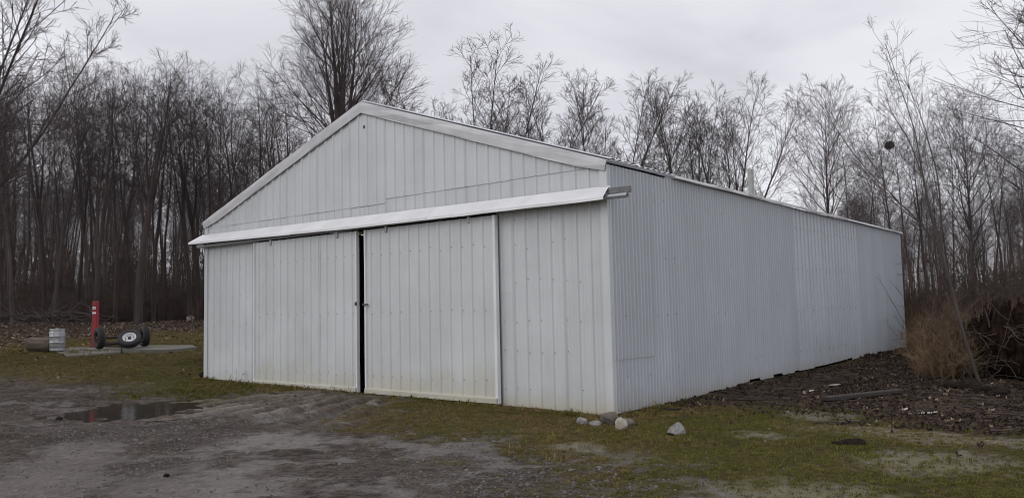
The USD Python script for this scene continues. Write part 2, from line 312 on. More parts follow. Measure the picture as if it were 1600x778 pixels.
def ground_z(x, y, detail=True):
    x, y = np.atleast_1d(np.asarray(x, float)), np.atleast_1d(np.asarray(y, float))
    z = base_z(x, y)
    s = sd(PUD, x, y) + (n2(x, y, 1.6, 9) - .5) * 1.1 + (n2(x, y, 4.5, 19, 3) - .5) * 1.7
    z = z * (1 - smoothstep(-1.6, -.1, s)) + smoothstep(-1.6, -.1, s) * (WATER_Z + .012) - .055 * smoothstep(-.15, .5, s)
    if detail:
        inside = (x > -11.3) & (x < .15) & (y > -.35) & (y < 18.3)
        calm = np.where(inside, .25, 1.0)
        drive = smoothstep(-.8, .8, sd(DRIVE, x, y))
        z = z + calm * ((n2(x, y, 1.1, 4) - .5) * .07 + (n2(x, y, 5.5, 5, 3) - .5) * .030 + (n2(x, y, 14, 6, 2) - .5) * .018)
        # wheel ruts running out of the doorway towards the lower left
        rut = ridge(x, y)
        z = z + rut * .065 * drive
        z = z + .10 * smoothstep(.3, 1.2, sd(LITTER, x, y)) * (n2(x, y, .9, 8) - .42) * smoothstep(40, 20, np.hypot(x, y))
    return z
def gz(x, y): return float(ground_z([x], [y])[0])

def axis(lo, hi, step, out_lo, out_hi, growth):
    a = list(np.arange(lo, hi + step * .5, step)); s = step; v = a[-1]
    while v < out_hi: s = min(s * growth, 25); v += s; a.append(v)
    s = step; v = a[0]; b = []
    while v > out_lo: s = min(s * growth, 25); v -= s; b.append(v)
    return np.array(b[::-1] + a)
gx, gy = axis(-10.0, 6.5, .055, -400, 300, 1.035), axis(-8.2, 1.0, .055, -200, 500, 1.035)
GX, GY = np.meshgrid(gx, gy); gxx, gyy = GX.ravel(), GY.ravel()
gzz = ground_z(gxx, gyy)
nx, ny = len(gx), len(gy); idx = np.arange(nx * ny).reshape(ny, nx)
quads = np.stack([idx[:-1, :-1], idx[:-1, 1:], idx[1:, 1:], idx[1:, :-1]], -1).reshape(-1, 4)
g_grass, g_litter, g_wet, g_drive = covers(gxx, gyy)
g_rut = ridge(gxx, gyy) * g_drive
g_wet = np.clip(g_wet + .7 * np.clip(-g_rut, 0, 1) + .25 * np.clip(g_rut, 0, 1), 0, 1)
g_sand = smoothstep(-.4, .3, 1 - np.hypot((gxx - 3.75) / 1.0, (gyy - .1) / .45) + (n2(gxx, gyy, 2.5, 12) - .5) * 1.6)

ground_nodes = {
    'geo': ('geometry', {}), 'cov': ('attribute', {'attribute': 'cover'}), 'sepc': ('separate_color', {}), 'cov2': ('attribute', {'attribute': 'cover_b'}), 'sepd': ('separate_color', {}), 'spm': ('map_range', {'from_min': 0, 'from_max': 1, 'to_min': .12, 'to_max': .42}),
    'nA': ('noise_texture', {'scale': .9, 'detail': 10.0, 'roughness': .72}), 'nB': ('noise_texture', {'scale': 8.0, 'detail': 8.0, 'roughness': .78}), 'nC': ('noise_texture', {'scale': 45.0, 'detail': 5.0, 'roughness': .7}),
    'vor': ('voronoi_texture', {'scale': 42.0, 'detail': 1.0}), 'vbw': ('rgb_to_bw', {}),
    'vor2': ('voronoi_texture', {'scale': 16.0}), 'v2bw': ('rgb_to_bw', {}),
    'grav': ('rgb_ramp', {'ramp': [(.36, (.026, .020, .017)), (.455, (.064, .051, .044)), (.535, (.106, .087, .076)), (.65, (.165, .138, .124))]}),
    'gst': ('map_range', {'from_min': 0, 'from_max': 1, 'to_min': .36, 'to_max': 1.62}), 'grav2': ('vector_math', {'math_type': 'scale'}),
    'soil': ('rgb_ramp', {'ramp': [(.34, (.034, .023, .010)), (.46, (.082, .062, .022)), (.55, (.102, .090, .022)), (.70, (.155, .120, .045))]}),
    'lit': ('rgb_ramp', {'ramp': [(.25, (.016, .010, .007)), (.42, (.050, .033, .022)), (.56, (.095, .064, .043)), (.74, (.16, .112, .078))]}),
    'sandc': ('rgb_ramp', {'ramp': [(.3, (.16, .125, .09)), (.7, (.32, .26, .19))]}),
    'mA': ('math', {'math_type': 'multiply_add', 'value2': .38}), 'mAB': ('math', {'math_type': 'multiply', 'value2': .62}),
    'lA': ('math', {'math_type': 'multiply_add', 'value2': .5}), 'lAB': ('math', {'math_type': 'multiply', 'value2': .5}),
    'x1': ('mix', {}), 'x2': ('mix', {}), 'x3': ('mix', {}),
    'wetd': ('map_range', {'from_min': 0, 'from_max': 1, 'to_min': 1.0, 'to_max': .66}), 'fin': ('vector_math', {'math_type': 'scale'}),
    'ro': ('map_range', {'from_min': 0, 'from_max': 1, 'to_min': .80, 'to_max': .10}), 'ron': ('math', {'math_type': 'multiply_add', 'value2': .18, 'use_clamp': True}),
    'hb': ('math', {'math_type': 'add'}), 'bst': ('map_range', {'from_min': 0, 'from_max': 1, 'to_min': 1.0, 'to_max': .34}), 'b': ('bump', {'distance': .035}),
    'p': ('principled_bsdf', {}),
}
ground_links = [('cov.color', 'sepc.color'), ('cov2.color', 'sepd.color')] + [('geo.position', f'{n}.vector') for n in ('nA', 'nB', 'nC', 'vor', 'vor2')] + [
    ('vor.color', 'vbw.color'), ('vor2.color', 'v2bw.color'),
    ('nB.fac', 'mAB.value1'), ('nA.fac', 'mA.value1'), ('mAB.value', 'mA.value3'), ('mA.value', 'grav.fac'), ('vbw.val', 'gst.value'), ('grav.color', 'grav2.vector1'), ('gst.result', 'grav2.scale'),
    ('mA.value', 'soil.fac'), ('v2bw.val', 'lAB.value1'), ('nB.fac', 'lA.value1'), ('lAB.value', 'lA.value3'), ('lA.value', 'lit.fac'), ('nB.fac', 'sandc.fac'),
    ('grav2.vector', 'x1.color1'), ('soil.color', 'x1.color2'), ('sepd.r', 'x1.fac'),
    ('x1.color', 'x2.color1'), ('lit.color', 'x2.color2'), ('sepc.g', 'x2.fac'), ('x2.color', 'x3.color1'), ('sandc.color', 'x3.color2'), ('sepd.g', 'x3.fac'),
    ('sepc.b', 'spm.value'), ('spm.result', 'p.specular_ior_level'), ('sepc.b', 'wetd.value'), ('x3.color', 'fin.vector1'), ('wetd.result', 'fin.scale'), ('fin.vector', 'p.base_color'),
    ('sepc.b', 'ro.value'), ('nC.fac', 'ron.value1'), ('ro.result', 'ron.value3'), ('ron.value', 'p.roughness'),
    ('nC.fac', 'hb.value1'), ('vor.distance', 'hb.value2'), ('hb.value', 'b.height'), ('sepc.b', 'bst.value'), ('bst.result', 'b.strength'), ('b.normal', 'p.normal')]
M['ground'] = usdkit.material(stage, '/World/Looks/ground_cover', ground_nodes, ground_links, surface='p.BSDF')
gm = usdkit.mesh(stage, '/World/ground', (np.stack([gxx, gyy, gzz], -1), quads), M['ground'], smooth=True)
tag(gm.GetPrim(), 'muddy gravel yard running into mossy grass, leaf litter and the wood floor', 'ground', kind='structure')
pv = UsdGeom.PrimvarsAPI(gm)
pv.CreatePrimvar('cover', Sdf.ValueTypeNames.Color3fArray, 'vertex').Set(Vt.Vec3fArray.FromNumpy(np.stack([g_grass, g_litter, g_wet], -1).astype(np.float32)))
pv.CreatePrimvar('cover_b', Sdf.ValueTypeNames.Color3fArray, 'vertex').Set(Vt.Vec3fArray.FromNumpy(np.stack([np.maximum(g_grass, (1 - g_drive) * .97), np.clip(np.maximum(g_sand, 0.7 * g_rut), 0, 1), g_drive], -1).astype(np.float32)))

# puddle: a level sheet of brown water in the hollow
pp = PUD.buffer(.75)
pv_, pf_ = trimesh.creation.triangulate_polygon(pp, engine='earcut')
M['water'] = usdkit.material(stage, '/World/Looks/puddle_water', {
    'geo': ('geometry', {}), 'n': ('noise_texture', {'scale': 13.0, 'detail': 3.0}), 'b': ('bump', {'strength': .22, 'distance': .01}),
    'p': ('principled_bsdf', {'base_color': (.012, .010, .008), 'roughness': .04, 'ior': 1.33})},
    [('geo.position', 'n.vector'), ('n.fac', 'b.height'), ('b.normal', 'p.normal')], surface='p.BSDF')
tag(part('puddle', (np.c_[pv_, np.full(len(pv_), WATER_Z)], pf_), M['water']), 'brown rain puddle in the gravel yard left of the sliding doors', 'puddle', kind='structure')

# ------------------------------------------------------------------ the barn
W, L, HE, HP = 11.143, 18.07, 3.875, 5.768
SLOPE = (HP - HE) / (W / 2)
def roof_line(x): return HP - abs(x + W / 2) * SLOPE
def rib_profile(u0, u1, pitch=.2559, h=.021, phase=0.0, minor=True):
    """(u, out) of a ribbed sheet: trapezoid ribs with two faint stiffening beads between."""
    pts = [(u0, 0)]
    k0, k1 = math.floor((u0 - phase) / pitch) - 1, math.ceil((u1 - phase) / pitch) + 1
    for k in range(k0, k1 + 1):
        c = phase + k * pitch
        shape = [(-.034, 0), (-.014, h), (.014, h), (.034, 0)]
        if minor: shape += [(pitch * .36, 0), (pitch * .38, .003), (pitch * .40, 0), (pitch * .60, 0), (pitch * .62, .003), (pitch * .64, 0)]
        for du, o in shape:
            if u0 + 1e-4 < c + du < u1 - 1e-4: pts.append((c + du, o))
    pts.append((u1, 0)); return sorted(pts)
def wave_profile(u0, u1, pitch=.107, h=.021):
    n = max(4, int(round((u1 - u0) / pitch * 6))); u = np.linspace(u0, u1, n + 1)
    return [(a, h * (1 + math.sin(2 * math.pi * a / pitch))) for a in u]
def sheet(profile, zbot, ztop, plane, off=0.0, rows=7, seed=0, wob=.007):
    """A thin formed sheet; zbot, ztop: functions of u. plane(u, out, z) -> xyz."""
    pr = np.array(profile); n = len(pr); t = np.linspace(0, 1, rows)
    zb = np.array([zbot(u) for u in pr[:, 0]]); zt = np.array([ztop(u) for u in pr[:, 0]])
    Z = zb[None] + (zt - zb)[None] * t[:, None]; Uu = np.broadcast_to(pr[:, 0], Z.shape)
    wv = (n2(Uu + seed * 3.1, Z, 1.1, 30 + seed % 7, 2) - .5) * 2 * wob
    O = pr[:, 1][None] + off + wv
    v = plane(Uu.ravel(), O.ravel(), Z.ravel()); i = np.arange(rows * n).reshape(rows, n)
    q = np.stack([i[:-1, :-1], i[:-1, 1:], i[1:, 1:], i[1:, :-1]], -1).reshape(-1, 4)
    return (v, q)
front = lambda u, o, z: np.stack([u, -o, z], -1)
side = lambda u, o, z: np.stack([o, u, z], -1)
left_side = lambda u, o, z: np.stack([-W - o, u, z], -1)
rear = lambda u, o, z: np.stack([u, L + o, z], -1)

barn = thing('pole_barn', 'large white metal pole barn with gable front and two sliding doors', 'barn')
def foot(x, y): return float(base_z([x], [y])[0])
PH = -.831                                                # a sheet seam; ribs sit on it
seams = [PH - 1.0235 * k for k in range(-1, 12)]
def clip(a, b): return max(a, -W), min(b, 0.0)
rs = np.random.default_rng(5)
lap = lambda x: (3.755 + (x + 11) * -.0015) if x < -4.917 else (3.835 if x > -1.87 else 3.83)
# upper gable sheets
for k in range(len(seams) - 1):
    a, b = clip(seams[k + 1], seams[k])
    if b - a < .05: continue
    cuts = [a] + [c for c in (-4.917, -W / 2) if a < c < b] + [b]
    for c0, c1 in zip(cuts[:-1], cuts[1:]):
        if c1 - c0 < .02: continue
        lz = lap((c0 + c1) / 2)
        if roof_line(c0) < lz + .02 and roof_line(c1) < lz + .02: continue
        part('gable_panel', sheet(rib_profile(c0 - .012, c1 + .012, phase=PH), lambda u: min(lz - .02 + rs.uniform(-.003, .003), roof_line(u) - .02), lambda u: max(roof_line(u) - .02, lz - .015), front, off=.009 + .003 * (k % 2), seed=k), M['front'], barn)
# lower gable sheets, tucked below the lap, down to behind the door hood
for k in range(len(seams) - 1):
    a, b = clip(seams[k + 1], seams[k])
    if b - a < .05: continue
    cuts = [a] + [c for c in (-4.917,) if a < c < b] + [b]
    for c0, c1 in zip(cuts[:-1], cuts[1:]):
        if c1 - c0 < .02: continue
        part('header_panel', sheet(rib_profile(c0 - .012, c1 + .012, phase=PH), lambda u: 3.315, lambda u: min(lap((c0 + c1) / 2) + .03, roof_line(u) - .02), front, off=.0025 * (k % 2), rows=3, seed=40 + k), M['front'], barn)
# standing wall sheets either side of the doorway
for a, b in [(-11.143, -10.05), (-10.05, -9.02)]:
    part('wall_panel', sheet(rib_profile(a - .01, b + .01, phase=PH), lambda u: foot(u, 0) + .01, lambda u: 3.30, front, off=.002 * (a > -10.5), rows=9, seed=int(-a * 7)), M['front'], barn)
for a, b in [(-1.855, -.831), (-.831, 0.0)]:
    part('wall_panel', sheet(rib_profile(a - .01, b + .01, phase=PH), lambda u: foot(u, 0) - .02, lambda u: 3.30, front, off=.003 * (a > -1), rows=9, seed=int(-a * 9)), M['front'], barn)
part('wall_panel', sheet(rib_profile(-2.2, -1.845, phase=PH), lambda u: 1.915, lambda u: 3.30, front, off=.004, rows=6, seed=3), M['front'], barn)
part('wall_panel', sheet(rib_profile(-2.2, -1.845, phase=PH), lambda u: foot(u, 0) - .02, lambda u: 1.945, front, off=.0, rows=6, seed=4), M['front'], barn)
# screws in rows on the front
scr = []
for zrow in (.35, .95, 1.45, 2.1, 2.7, 3.15):
    for k in range(-1, 48):
        x = PH - .2559 * k + .048
        if (-2.1 < x < -.06 or -11.05 < x < -9.1) and rs.random() < .6:
            scr.append((x, -.004, zrow + rs.normal(0, .025)))
head = trimesh.creation.cylinder(radius=.0085, height=.012, sections=8, transform=rot([1, 0, 0], 90))
sc_ = []
for p in scr: m = head.copy(); m.apply_translation(p); sc_.append(m)
tag(part('screw_heads', cat(sc_), M['screw'], barn), kind='stuff')
# side wall: corrugated sheets, every one cut at its own height
y, k = 0.0, 0
while y < L - .05:
    wide = .642 if not 8.12 <= y < 13.2 else 1.0236
    y1 = min(y + wide, L)
    if y < 8.12 < y1: y1 = 8.12
    mid = (y + y1) / 2
    j = rs.uniform(-.06, .014) if mid > 1.6 else 0
    zb = lambda u: foot(0.1, u) + .02 + j + (.035 if mid > 2.2 else 0)
    zt = lambda u: HE - .005 - (.035 if mid < 2.1 else 0)
    off = .004 * (k % 2)
    if 8.11 < y < 13.2:
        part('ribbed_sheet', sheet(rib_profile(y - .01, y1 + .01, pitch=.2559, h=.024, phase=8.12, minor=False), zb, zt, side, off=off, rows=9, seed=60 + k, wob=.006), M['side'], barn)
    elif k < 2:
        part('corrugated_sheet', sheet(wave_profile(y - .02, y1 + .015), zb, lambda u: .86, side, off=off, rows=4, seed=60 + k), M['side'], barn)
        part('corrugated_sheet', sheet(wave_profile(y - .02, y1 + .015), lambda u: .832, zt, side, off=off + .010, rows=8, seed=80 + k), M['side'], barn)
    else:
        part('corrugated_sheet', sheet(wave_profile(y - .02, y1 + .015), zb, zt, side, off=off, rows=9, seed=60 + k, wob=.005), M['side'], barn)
    y, k = y1, k + 1
# screws on the side wall
sc_ = []
head2 = trimesh.creation.cylinder(radius=.010, height=.014, sections=8, transform=rot([0, 1, 0], 90))
for zrow in (.55, 1.5, 2.45, 3.4):
    for yy in np.arange(.1, 17.9, .34):
        m = head2.copy(); m.apply_translation((.022, yy + rs.normal(0, .02), zrow + rs.normal(0, .02))); sc_.append(m)
tag(part('screw_heads', cat(sc_), M['screw'], barn), kind='stuff')
# left and rear walls (seen only from beside)
for k in range(18):
    a, b = k * 1.004, (k + 1) * 1.004
    part('side_panel', sheet(rib_profile(a - .01, b + .01), lambda u: foot(-W, u) - .05, lambda u: HE - .01, left_side, off=.003 * (k % 2), rows=4), M['front'], barn)
for k in range(len(seams) - 1):
    a, b = clip(seams[k + 1], seams[k])
    if b - a < .05: continue
    for c0, c1 in ([(a, -W / 2), (-W / 2, b)] if a < -W / 2 < b else [(a, b)]):
        part('rear_panel', sheet(rib_profile(c0 - .01, c1 + .01, phase=PH), lambda u: foot(u, L) - .1, lambda u: roof_line(u) - .02, rear, rows=3), M['front'], barn)
# roof sheets
def roof_plane(sgn):
    c, s = 1 / math.hypot(1, SLOPE), SLOPE / math.hypot(1, SLOPE)
    def f(u, o, t):                                        # u along the barn, t down the slope from the ridge, o off the plane
        return np.stack([-W / 2 + sgn * (t * c + o * s), u, HP + .045 - t * s + o * c], -1)
    return f
run = (W / 2 + .10) * math.hypot(1, SLOPE)
for sgn in (1, -1):
    ys = np.linspace(-.02, L + .12, 25)
    for k in range(24):
        lift = rs.uniform(-.012, .014) + (.02 if ys[k] < 2.0 else 0)
        ln = run + rs.uniform(-.02, .03)
        v, q = sheet(wave_profile(ys[k] - .02, ys[k + 1] + .02, pitch=.19, h=.011), lambda u: 0.0, lambda u: ln, roof_plane(sgn), off=lift * .6, rows=6, seed=k, wob=.006)
        part('roof_sheet', (v, q[:, ::-1]), M['roof'], barn)
part('eave_trim', cat([box(.085, .112, y0, y0 + 2.28, HE - .012 + rs.uniform(-.006, .006), HE + .026) for y0 in np.arange(2.1, 17.9, 2.285)]), M['trim'], barn)  # highlight on the roof edge, painted as an added white strip along the eave
# rake trim: a broad folded band up each slope, standing proud of the sheets
def rake(sgn):
    c, s = 1 / math.hypot(1, SLOPE), SLOPE / math.hypot(1, SLOPE)
    prof = [(-.030, -.168), (-.062, -.178), (-.066, -.158), (-.080, -.050), (-.074, .030), (.05, .058), (.14, .058)]  # (y, along the normal)
    ts = np.linspace(0, (W / 2 + .055) * math.hypot(1, SLOPE), 12); V = []
    for i, t in enumerate(ts):
        for yy, o in prof:
            wob = (rs.uniform(-.009, .009) if 0 < i < 11 else 0)
            curl = .05 * max(0, (t - ts[-1] + .35) / .35) * (o < -.1)
            V.append((-W / 2 + sgn * (t * c + (o + curl) * s * (1 if i else 0)), yy + wob, HP + .0 - t * s + (o + curl) * (c if i else 1 / c)))
    n = len(prof); i = np.arange(12 * n).reshape(12, n)
    q = np.stack([i[:-1, :-1], i[1:, :-1], i[1:, 1:], i[:-1, 1:]], -1).reshape(-1, 4)
    return (np.array(V), q if sgn > 0 else q[:, ::-1])
part('rake_trim', rake(1), M['rake'], barn); part('rake_trim', rake(-1), M['rake'], barn)
# corner trims
def corner(x, s):
    return cat([bbox(min(x + s * .032, x - s * .10), max(x + s * .032, x - s * .10), -.034, -.026, foot(x, 0) - .02, HE + (.0 if s > 0 else .02), .003), bbox(min(x + s * .024, x + s * .032), max(x + s * .024, x + s * .032), -.0255, .08, foot(x, 0) - .02, HE - .05, .003)])
part('corner_trim', corner(0.0, 1), M['front'], barn); part('corner_trim', corner(-W, -1), M['front'], barn)
part('corner_trim', box(.004, .030, L - .02, L + .02, .1, HE - .03), M['trim'], barn)
# hood over the door track
def hood(xa, xb, dy):
    xs0 = np.array([-11.50, -9.5, -7.5, -5.45, -3.5, -1.7, .10]); zb0 = np.array([3.365, 3.335, 3.305, 3.275, 3.268, 3.262, 3.258]); zt0 = np.array([3.566, 3.545, 3.525, 3.505, 3.492, 3.478, 3.468])
    xs = np.linspace(xa, xb, 9); V = []
    for i, x in enumerate(xs):
        b, t = np.interp(x, xs0, zb0) + rs.uniform(-.004, .004) + dy * .5, np.interp(x, xs0, zt0) + dy * .5
        sh = [(-.026, t + .03), (-.030, t), (-.060, t + .004), (-.262 - dy, b + .045), (-.268 - dy, b), (-.255, b - .004), (-.245, b + .008)]
        for j, (yy, z) in enumerate(sh):
            tip = .20 * (j < 3) if x < -11.49 else (-.02 * (j < 3) if x > .09 else 0)
            V.append((x + tip, yy + (rs.uniform(-.004, .004) if 2 < j else 0), z))
    i = np.arange(63).reshape(9, 7)
    return (np.array(V), np.stack([i[:-1, :-1], i[:-1, 1:], i[1:, 1:], i[1:, :-1]], -1).reshape(-1, 4))
for xa, xb, dy in ((-11.50, -7.55, .0), (-7.60, -3.60, .004), (-3.65, .10, .0)):
    part('track_hood', hood(xa, xb, dy), M['trim'], barn)
part('header_board', bbox(-11.2, .46, -.075, -.028, 3.352, 3.452, .006), M['grey_board'], barn)
tr = trimesh.creation.cylinder(radius=.040, height=11.75, sections=20, transform=rot([0, 1, 0], 90)); tr.apply_translation((-5.435, -.122, 3.306))
bore = trimesh.creation.cylinder(radius=.033, height=.02, sections=20, transform=rot([0, 1, 0], 90)); bore.apply_translation((.434, -.122, 3.306))
part('door_track', tr, M['galv'], barn, smooth=40); part('track_bore', bore, M['latch'], barn)
for x in (-11.0, -9.0, -7.2, -5.5, -3.6, -1.8, .05):
    part('track_bracket', bbox(x - .02, x + .02, -.165, -.076, 3.348, 3.375, .004), M['galv'], barn)
# sliding doors
def door(x0, x1, z0a, z0b, left):
    d = group_part('sliding_door', barn)
    zb = lambda u: z0a + (z0b - z0a) * (u - x0) / (x1 - x0)
    n = 3 if left else 3
    xs = np.linspace(x0 + .03, x1 - .03, n + 1)
    for k in range(n):
        part('door_panel', sheet(rib_profile(xs[k] - .008, xs[k + 1] + .008, phase=x0 + .16), lambda u: zb(u) + .07, lambda u: 3.238, front, off=.112 + .003 * (k % 2), rows=9, seed=11 * k + left), M['door'], d)
    part('back_frame', cat([box(x0 + .02, x1 - .02, -.095, -.06, zb(x0) + .03 + z, zb(x0) + .12 + z) for z in (.0, 1.0, 2.0, 2.97)]), M['frame_wood'], d)
    ew = .06
    for xa, xb in ((x0, x0 + (.03 if left else .04)), (x1 - (.035 if left else ew), x1)):
        part('edge_trim', bbox(xa, xb, -.150, -.065, (zb(xa)) - .005, 3.238, .006), M['trim'], d)
    # bottom rail: a sloping drip ledge
    V = []
    for x in np.linspace(x0 + .012, x1 - .012, 9):
        z = zb(x)
        for yy, zz in ((-.10, z), (-.172, z + .004), (-.176, z + .085), (-.150, z + .098), (-.10, z + .10)): V.append((x, yy + rs.uniform(-.002, .002), zz))
    i = np.arange(45).reshape(9, 5); q = np.stack([i[:-1, :-1], i[:-1, 1:], i[1:, 1:], i[1:, :-1]], -1).reshape(-1, 4)
    part('bottom_rail', (np.array(V), q), M['door'], d)
    sc = []
    for zrow in (.45, 1.65, 2.75):
        for kk in range(20):
            x = x0 + .16 + .2559 * kk + .05
            if x < x1 - .08:
                m = head.copy(); m.apply_translation((x, -.117, zrow + rs.normal(0, .02))); sc.append(m)
    tag(part('screw_heads', cat(sc), M['screw'], d), kind='stuff')
    for x in (x0 + .6, x1 - .6):
        part('hanger', cat([bbox(x - .03, x + .03, -.142, -.112, 3.15, 3.30, .004)]), M['galv'], d)
    return d
dl = door(-9.027, -5.625, .150, .125, True)
dr = door(-5.404, -2.120, .120, .085, False)
part('hasp', cat([bbox(-5.665, -5.61, -.166, -.152, 1.79, 1.86, .003), bbox(-5.632, -5.612, -.182, -.166, 1.815, 1.835, .003)]), M['latch'], dl)
part('hasp', cat([bbox(-5.405, -5.28, -.178, -.152, 1.788, 1.818, .004), bbox(-5.44, -5.40, -.172, -.160, 1.780, 1.826, .004)]), M['latch'], dr)
part('bolt_hole', cat([bbox(-5.53, -5.50, -.030, -.012, 5.27, 5.33, .003)]), M['latch'], barn)
# posts and girts of the frame, inside
for x in (-9.1, -2.05):
    part('door_post', box(x - .07, x + .07, .03, .17, -.05, 3.4), M['frame_wood'], barn)
for k in range(7):
    part('wall_post', box(-.20, -.06, .1 + k * 2.95, .24 + k * 2.95, -.1, 3.8), M['frame_wood'], barn)
    part('wall_post', box(-W + .06, -W + .20, .1 + k * 2.95, .24 + k * 2.95, -.1, 3.8), M['frame_wood'], barn)
# flue on the far part of the roof
fx, fy = -.9, 9.0
pf = bearing(1182, 20.3); fx, fy = float(pf[0]), float(pf[1])
fl = trimesh.creation.cylinder(radius=.070, height=1.0, sections=20); fl.apply_translation((fx, fy, roof_line(fx) + .17))
part('flue_pipe', cat([fl, lathe([(0, .80), (.073, .80), (.077, .74), (.073, .70)], 20).apply_translation((fx, fy, roof_line(fx) - .11))]), M['flue'], barn, smooth=40)

# ------------------------------------------------------------------ stones by the corner
def rock(label, px_xy, r, mat, seed, flat=.8, rough=.3, rz=0, sink=.035):
    x, y_ = px_xy
    t = thing('rock', label, 'rock', (x, y_, gz(x, y_) - sink), rz)
    part('stone', lump(np.random.default_rng(seed), r, flat, rough, 3, seed), mat, t, smooth=50)
rock('pale grey rock with a pointed end, leftmost of the stones at the barn corner', (.08, -.98), (.085, .062, .085), M['rock_pale'], 3, .8)
rock('flat grey rock between the pale pointed rock and the big brown one', (.32, -1.0), (.10, .07, .065), M['rock_pale'], 4, .8, .28)
rock('big dark brown rock behind the cream rock at the barn corner', (.46, -.84), (.14, .11, .125), M['rock_brown'], 5, .85, .32)
rock('low brown flat stone between the barn corner and the cream rock', (.66, -.75), (.14, .10, .09), M['rock_brown'], 6, .8, .28)
rock('rounded cream coloured rock at the foot of the barn corner', (.84, -1.18), (.085, .075, .108), M['rock_tan'], 7, .85, .28)
t = thing('rock', 'lone grey cone shaped rock on the grass right of the barn corner', 'rock', (1.66, -1.22, gz(1.66, -1.22) - .025))
m = lump(np.random.default_rng(9), (.125, .11, .155), 1, .24, 3, 9); v = m.vertices.copy(); k = np.clip(v[:, 2] / v[:, 2].max(), 0, 1); v[:, :2] *= (1.12 - .75 * k ** 1.3)[:, None]; v[:, 2] *= .62; v[:, 0] += .04 * k
part('stone', trimesh.Trimesh(v, m.faces, process=False), M['rock_pale'], t, smooth=50)
for i, (x, y_, r, lab) in enumerate([(-1.43, -6.3, .026, 'small dark mud clod alone in the gravel near the photographer'), (-7.35, -4.85, .05, 'small dark clod at the left tip of the brown puddle'), (-11.4, .1, .10, 'dark stone at the foot of the barn\'s left front corner')]):
    t = thing('clod', lab, 'clod', (x, y_, gz(x, y_) - .01)); part('earth', lump(np.random.default_rng(20 + i), (r * 1.5, r, r), .8, .4, 3, 20 + i), M['clod'], t, smooth=40)
def clump(label, x, y_, r, seed):
    t = thing('clod', label, 'clod', (x, y_, gz(x, y_) - .03)); rg = np.random.default_rng(seed)
    ms = []
    for k in range(9):
        q = lump(rg, np.array(r) * rg.uniform(.3, .6), .8, .45, 2, seed + k); q.apply_translation((rg.normal(0, r[0] * .5), rg.normal(0, r[1] * .45), 0)); ms.append(q)
    part('earth', cat(ms), M['clod'], t, smooth=40)
clump('low dark clump of turned earth in the bright moss on the right', 3.72, -.98, (.17, .075, .10), 31)

# ------------------------------------------------------------------ plank and wood chips in the litter
bx0, bx1 = np.array([2.27, 2.74]), np.array([2.98, 4.5])
d = bx1 - bx0; ln = float(np.linalg.norm(d)); c = (bx0 + bx1) / 2
t = thing('plank', 'long dark rotten plank lying in the leaf litter beside the barn', 'plank', (c[0], c[1], gz(*c) + .01), math.degrees(math.atan2(d[1], d[0])))
part('board', bbox(-ln / 2, ln / 2, -.075, .075, 0, .07, .012), M['lumber'], t)
for i, (x, y_, a, l, lab) in enumerate([(3.92, 1.95, 35, .30, 'bright white wood splinter, nearest in the dark litter on the right'), (1.62, 3.9, 60, .28, 'pale wood splinter in the litter left of the long plank'), (1.58, 5.5, 20, .22, 'pale flat chip in the litter nearer the barn wall than the plank'),
                                         (3.55, 2.35, 80, .15, 'small pale chip behind the bright white wood splinter')]):
    t = thing('wood_chip', lab, 'wood chip', (x, y_, gz(x, y_) + .012), a)
    p = np.array([(-l / 2, -.01, 0), (-l / 4, .012, .012), (l / 4, .022, .01), (l / 2, .0, .024), (l / 5, -.018, .008), (-l / 4, -.012, .006)]); p2 = p + [0, 0, .006]
    part('splinter', trimesh.convex.convex_hull(np.vstack([p, p2])), M['chip'], t)

# ------------------------------------------------------------------ left yard: slabs, keg, log, post, wheels
def slab(label, corners, th):
    xy = np.array(corners); z = float(np.mean(ground_z(xy[:, 0], xy[:, 1], False))); c = xy.mean(0)
    t = thing('concrete_slab', label, 'slab', (c[0], c[1], z))
    P = Polygon(xy - c); m = trimesh.creation.extrude_polygon(P, th + .25, engine='earcut'); v = m.vertices.copy(); v[:, 2] -= .25
    gp = ground_z(v[:, 0] + c[0], v[:, 1] + c[1], False) - z
    v[:, 2] += gp; part('slab', trimesh.Trimesh(v, m.faces, process=False), M['concrete'], t)
    return t
P_ = lambda px, d: tuple(bearing(px, d))
slab('old grey concrete slab under the keg and the left wheel', [P_(85, 26.0), P_(105, 24.6), P_(189, 25.1), P_(190, 28.0), P_(120, 28.2)], .06)
slab('old grey concrete slab with a raised dark front edge, under the spare wheel', [P_(192, 25.4), P_(262, 24.9), P_(308, 25.9), P_(300, 27.6), P_(193, 28.0)], .085)
def gpos(px, d, dz=0.0):
    p = bearing(px, d); return (float(p[0]), float(p[1]), float(ground_z([p[0]], [p[1]], False)[0]) + dz)
# keg
t = thing('keg', 'silver steel beer keg standing beside the brown log', 'keg', gpos(90, 25.9, .04), 20)
kb = lathe([(0, .05), (.15, .05), (.185, .08), (.195, .12), (.195, .20), (.207, .215), (.207, .235), (.195, .25), (.195, .37), (.207, .385), (.207, .405), (.195, .42), (.195, .50), (.185, .54), (.14, .575), (0, .58)], 36)
part('body', kb, M['keg'], t, smooth=40)
for z in (0, .53):
    part('chime', lathe([(.17, z), (.188, z), (.192, z + .02), (.188, z + .07), (.178, z + .07), (.176, z + .02), (.17, z)], 36), M['keg'], t, smooth=40)
part('valve', lathe([(0, .575), (.04, .575), (.04, .60), (.025, .61), (0, .61)], 20), M['galv'], t, smooth=40)
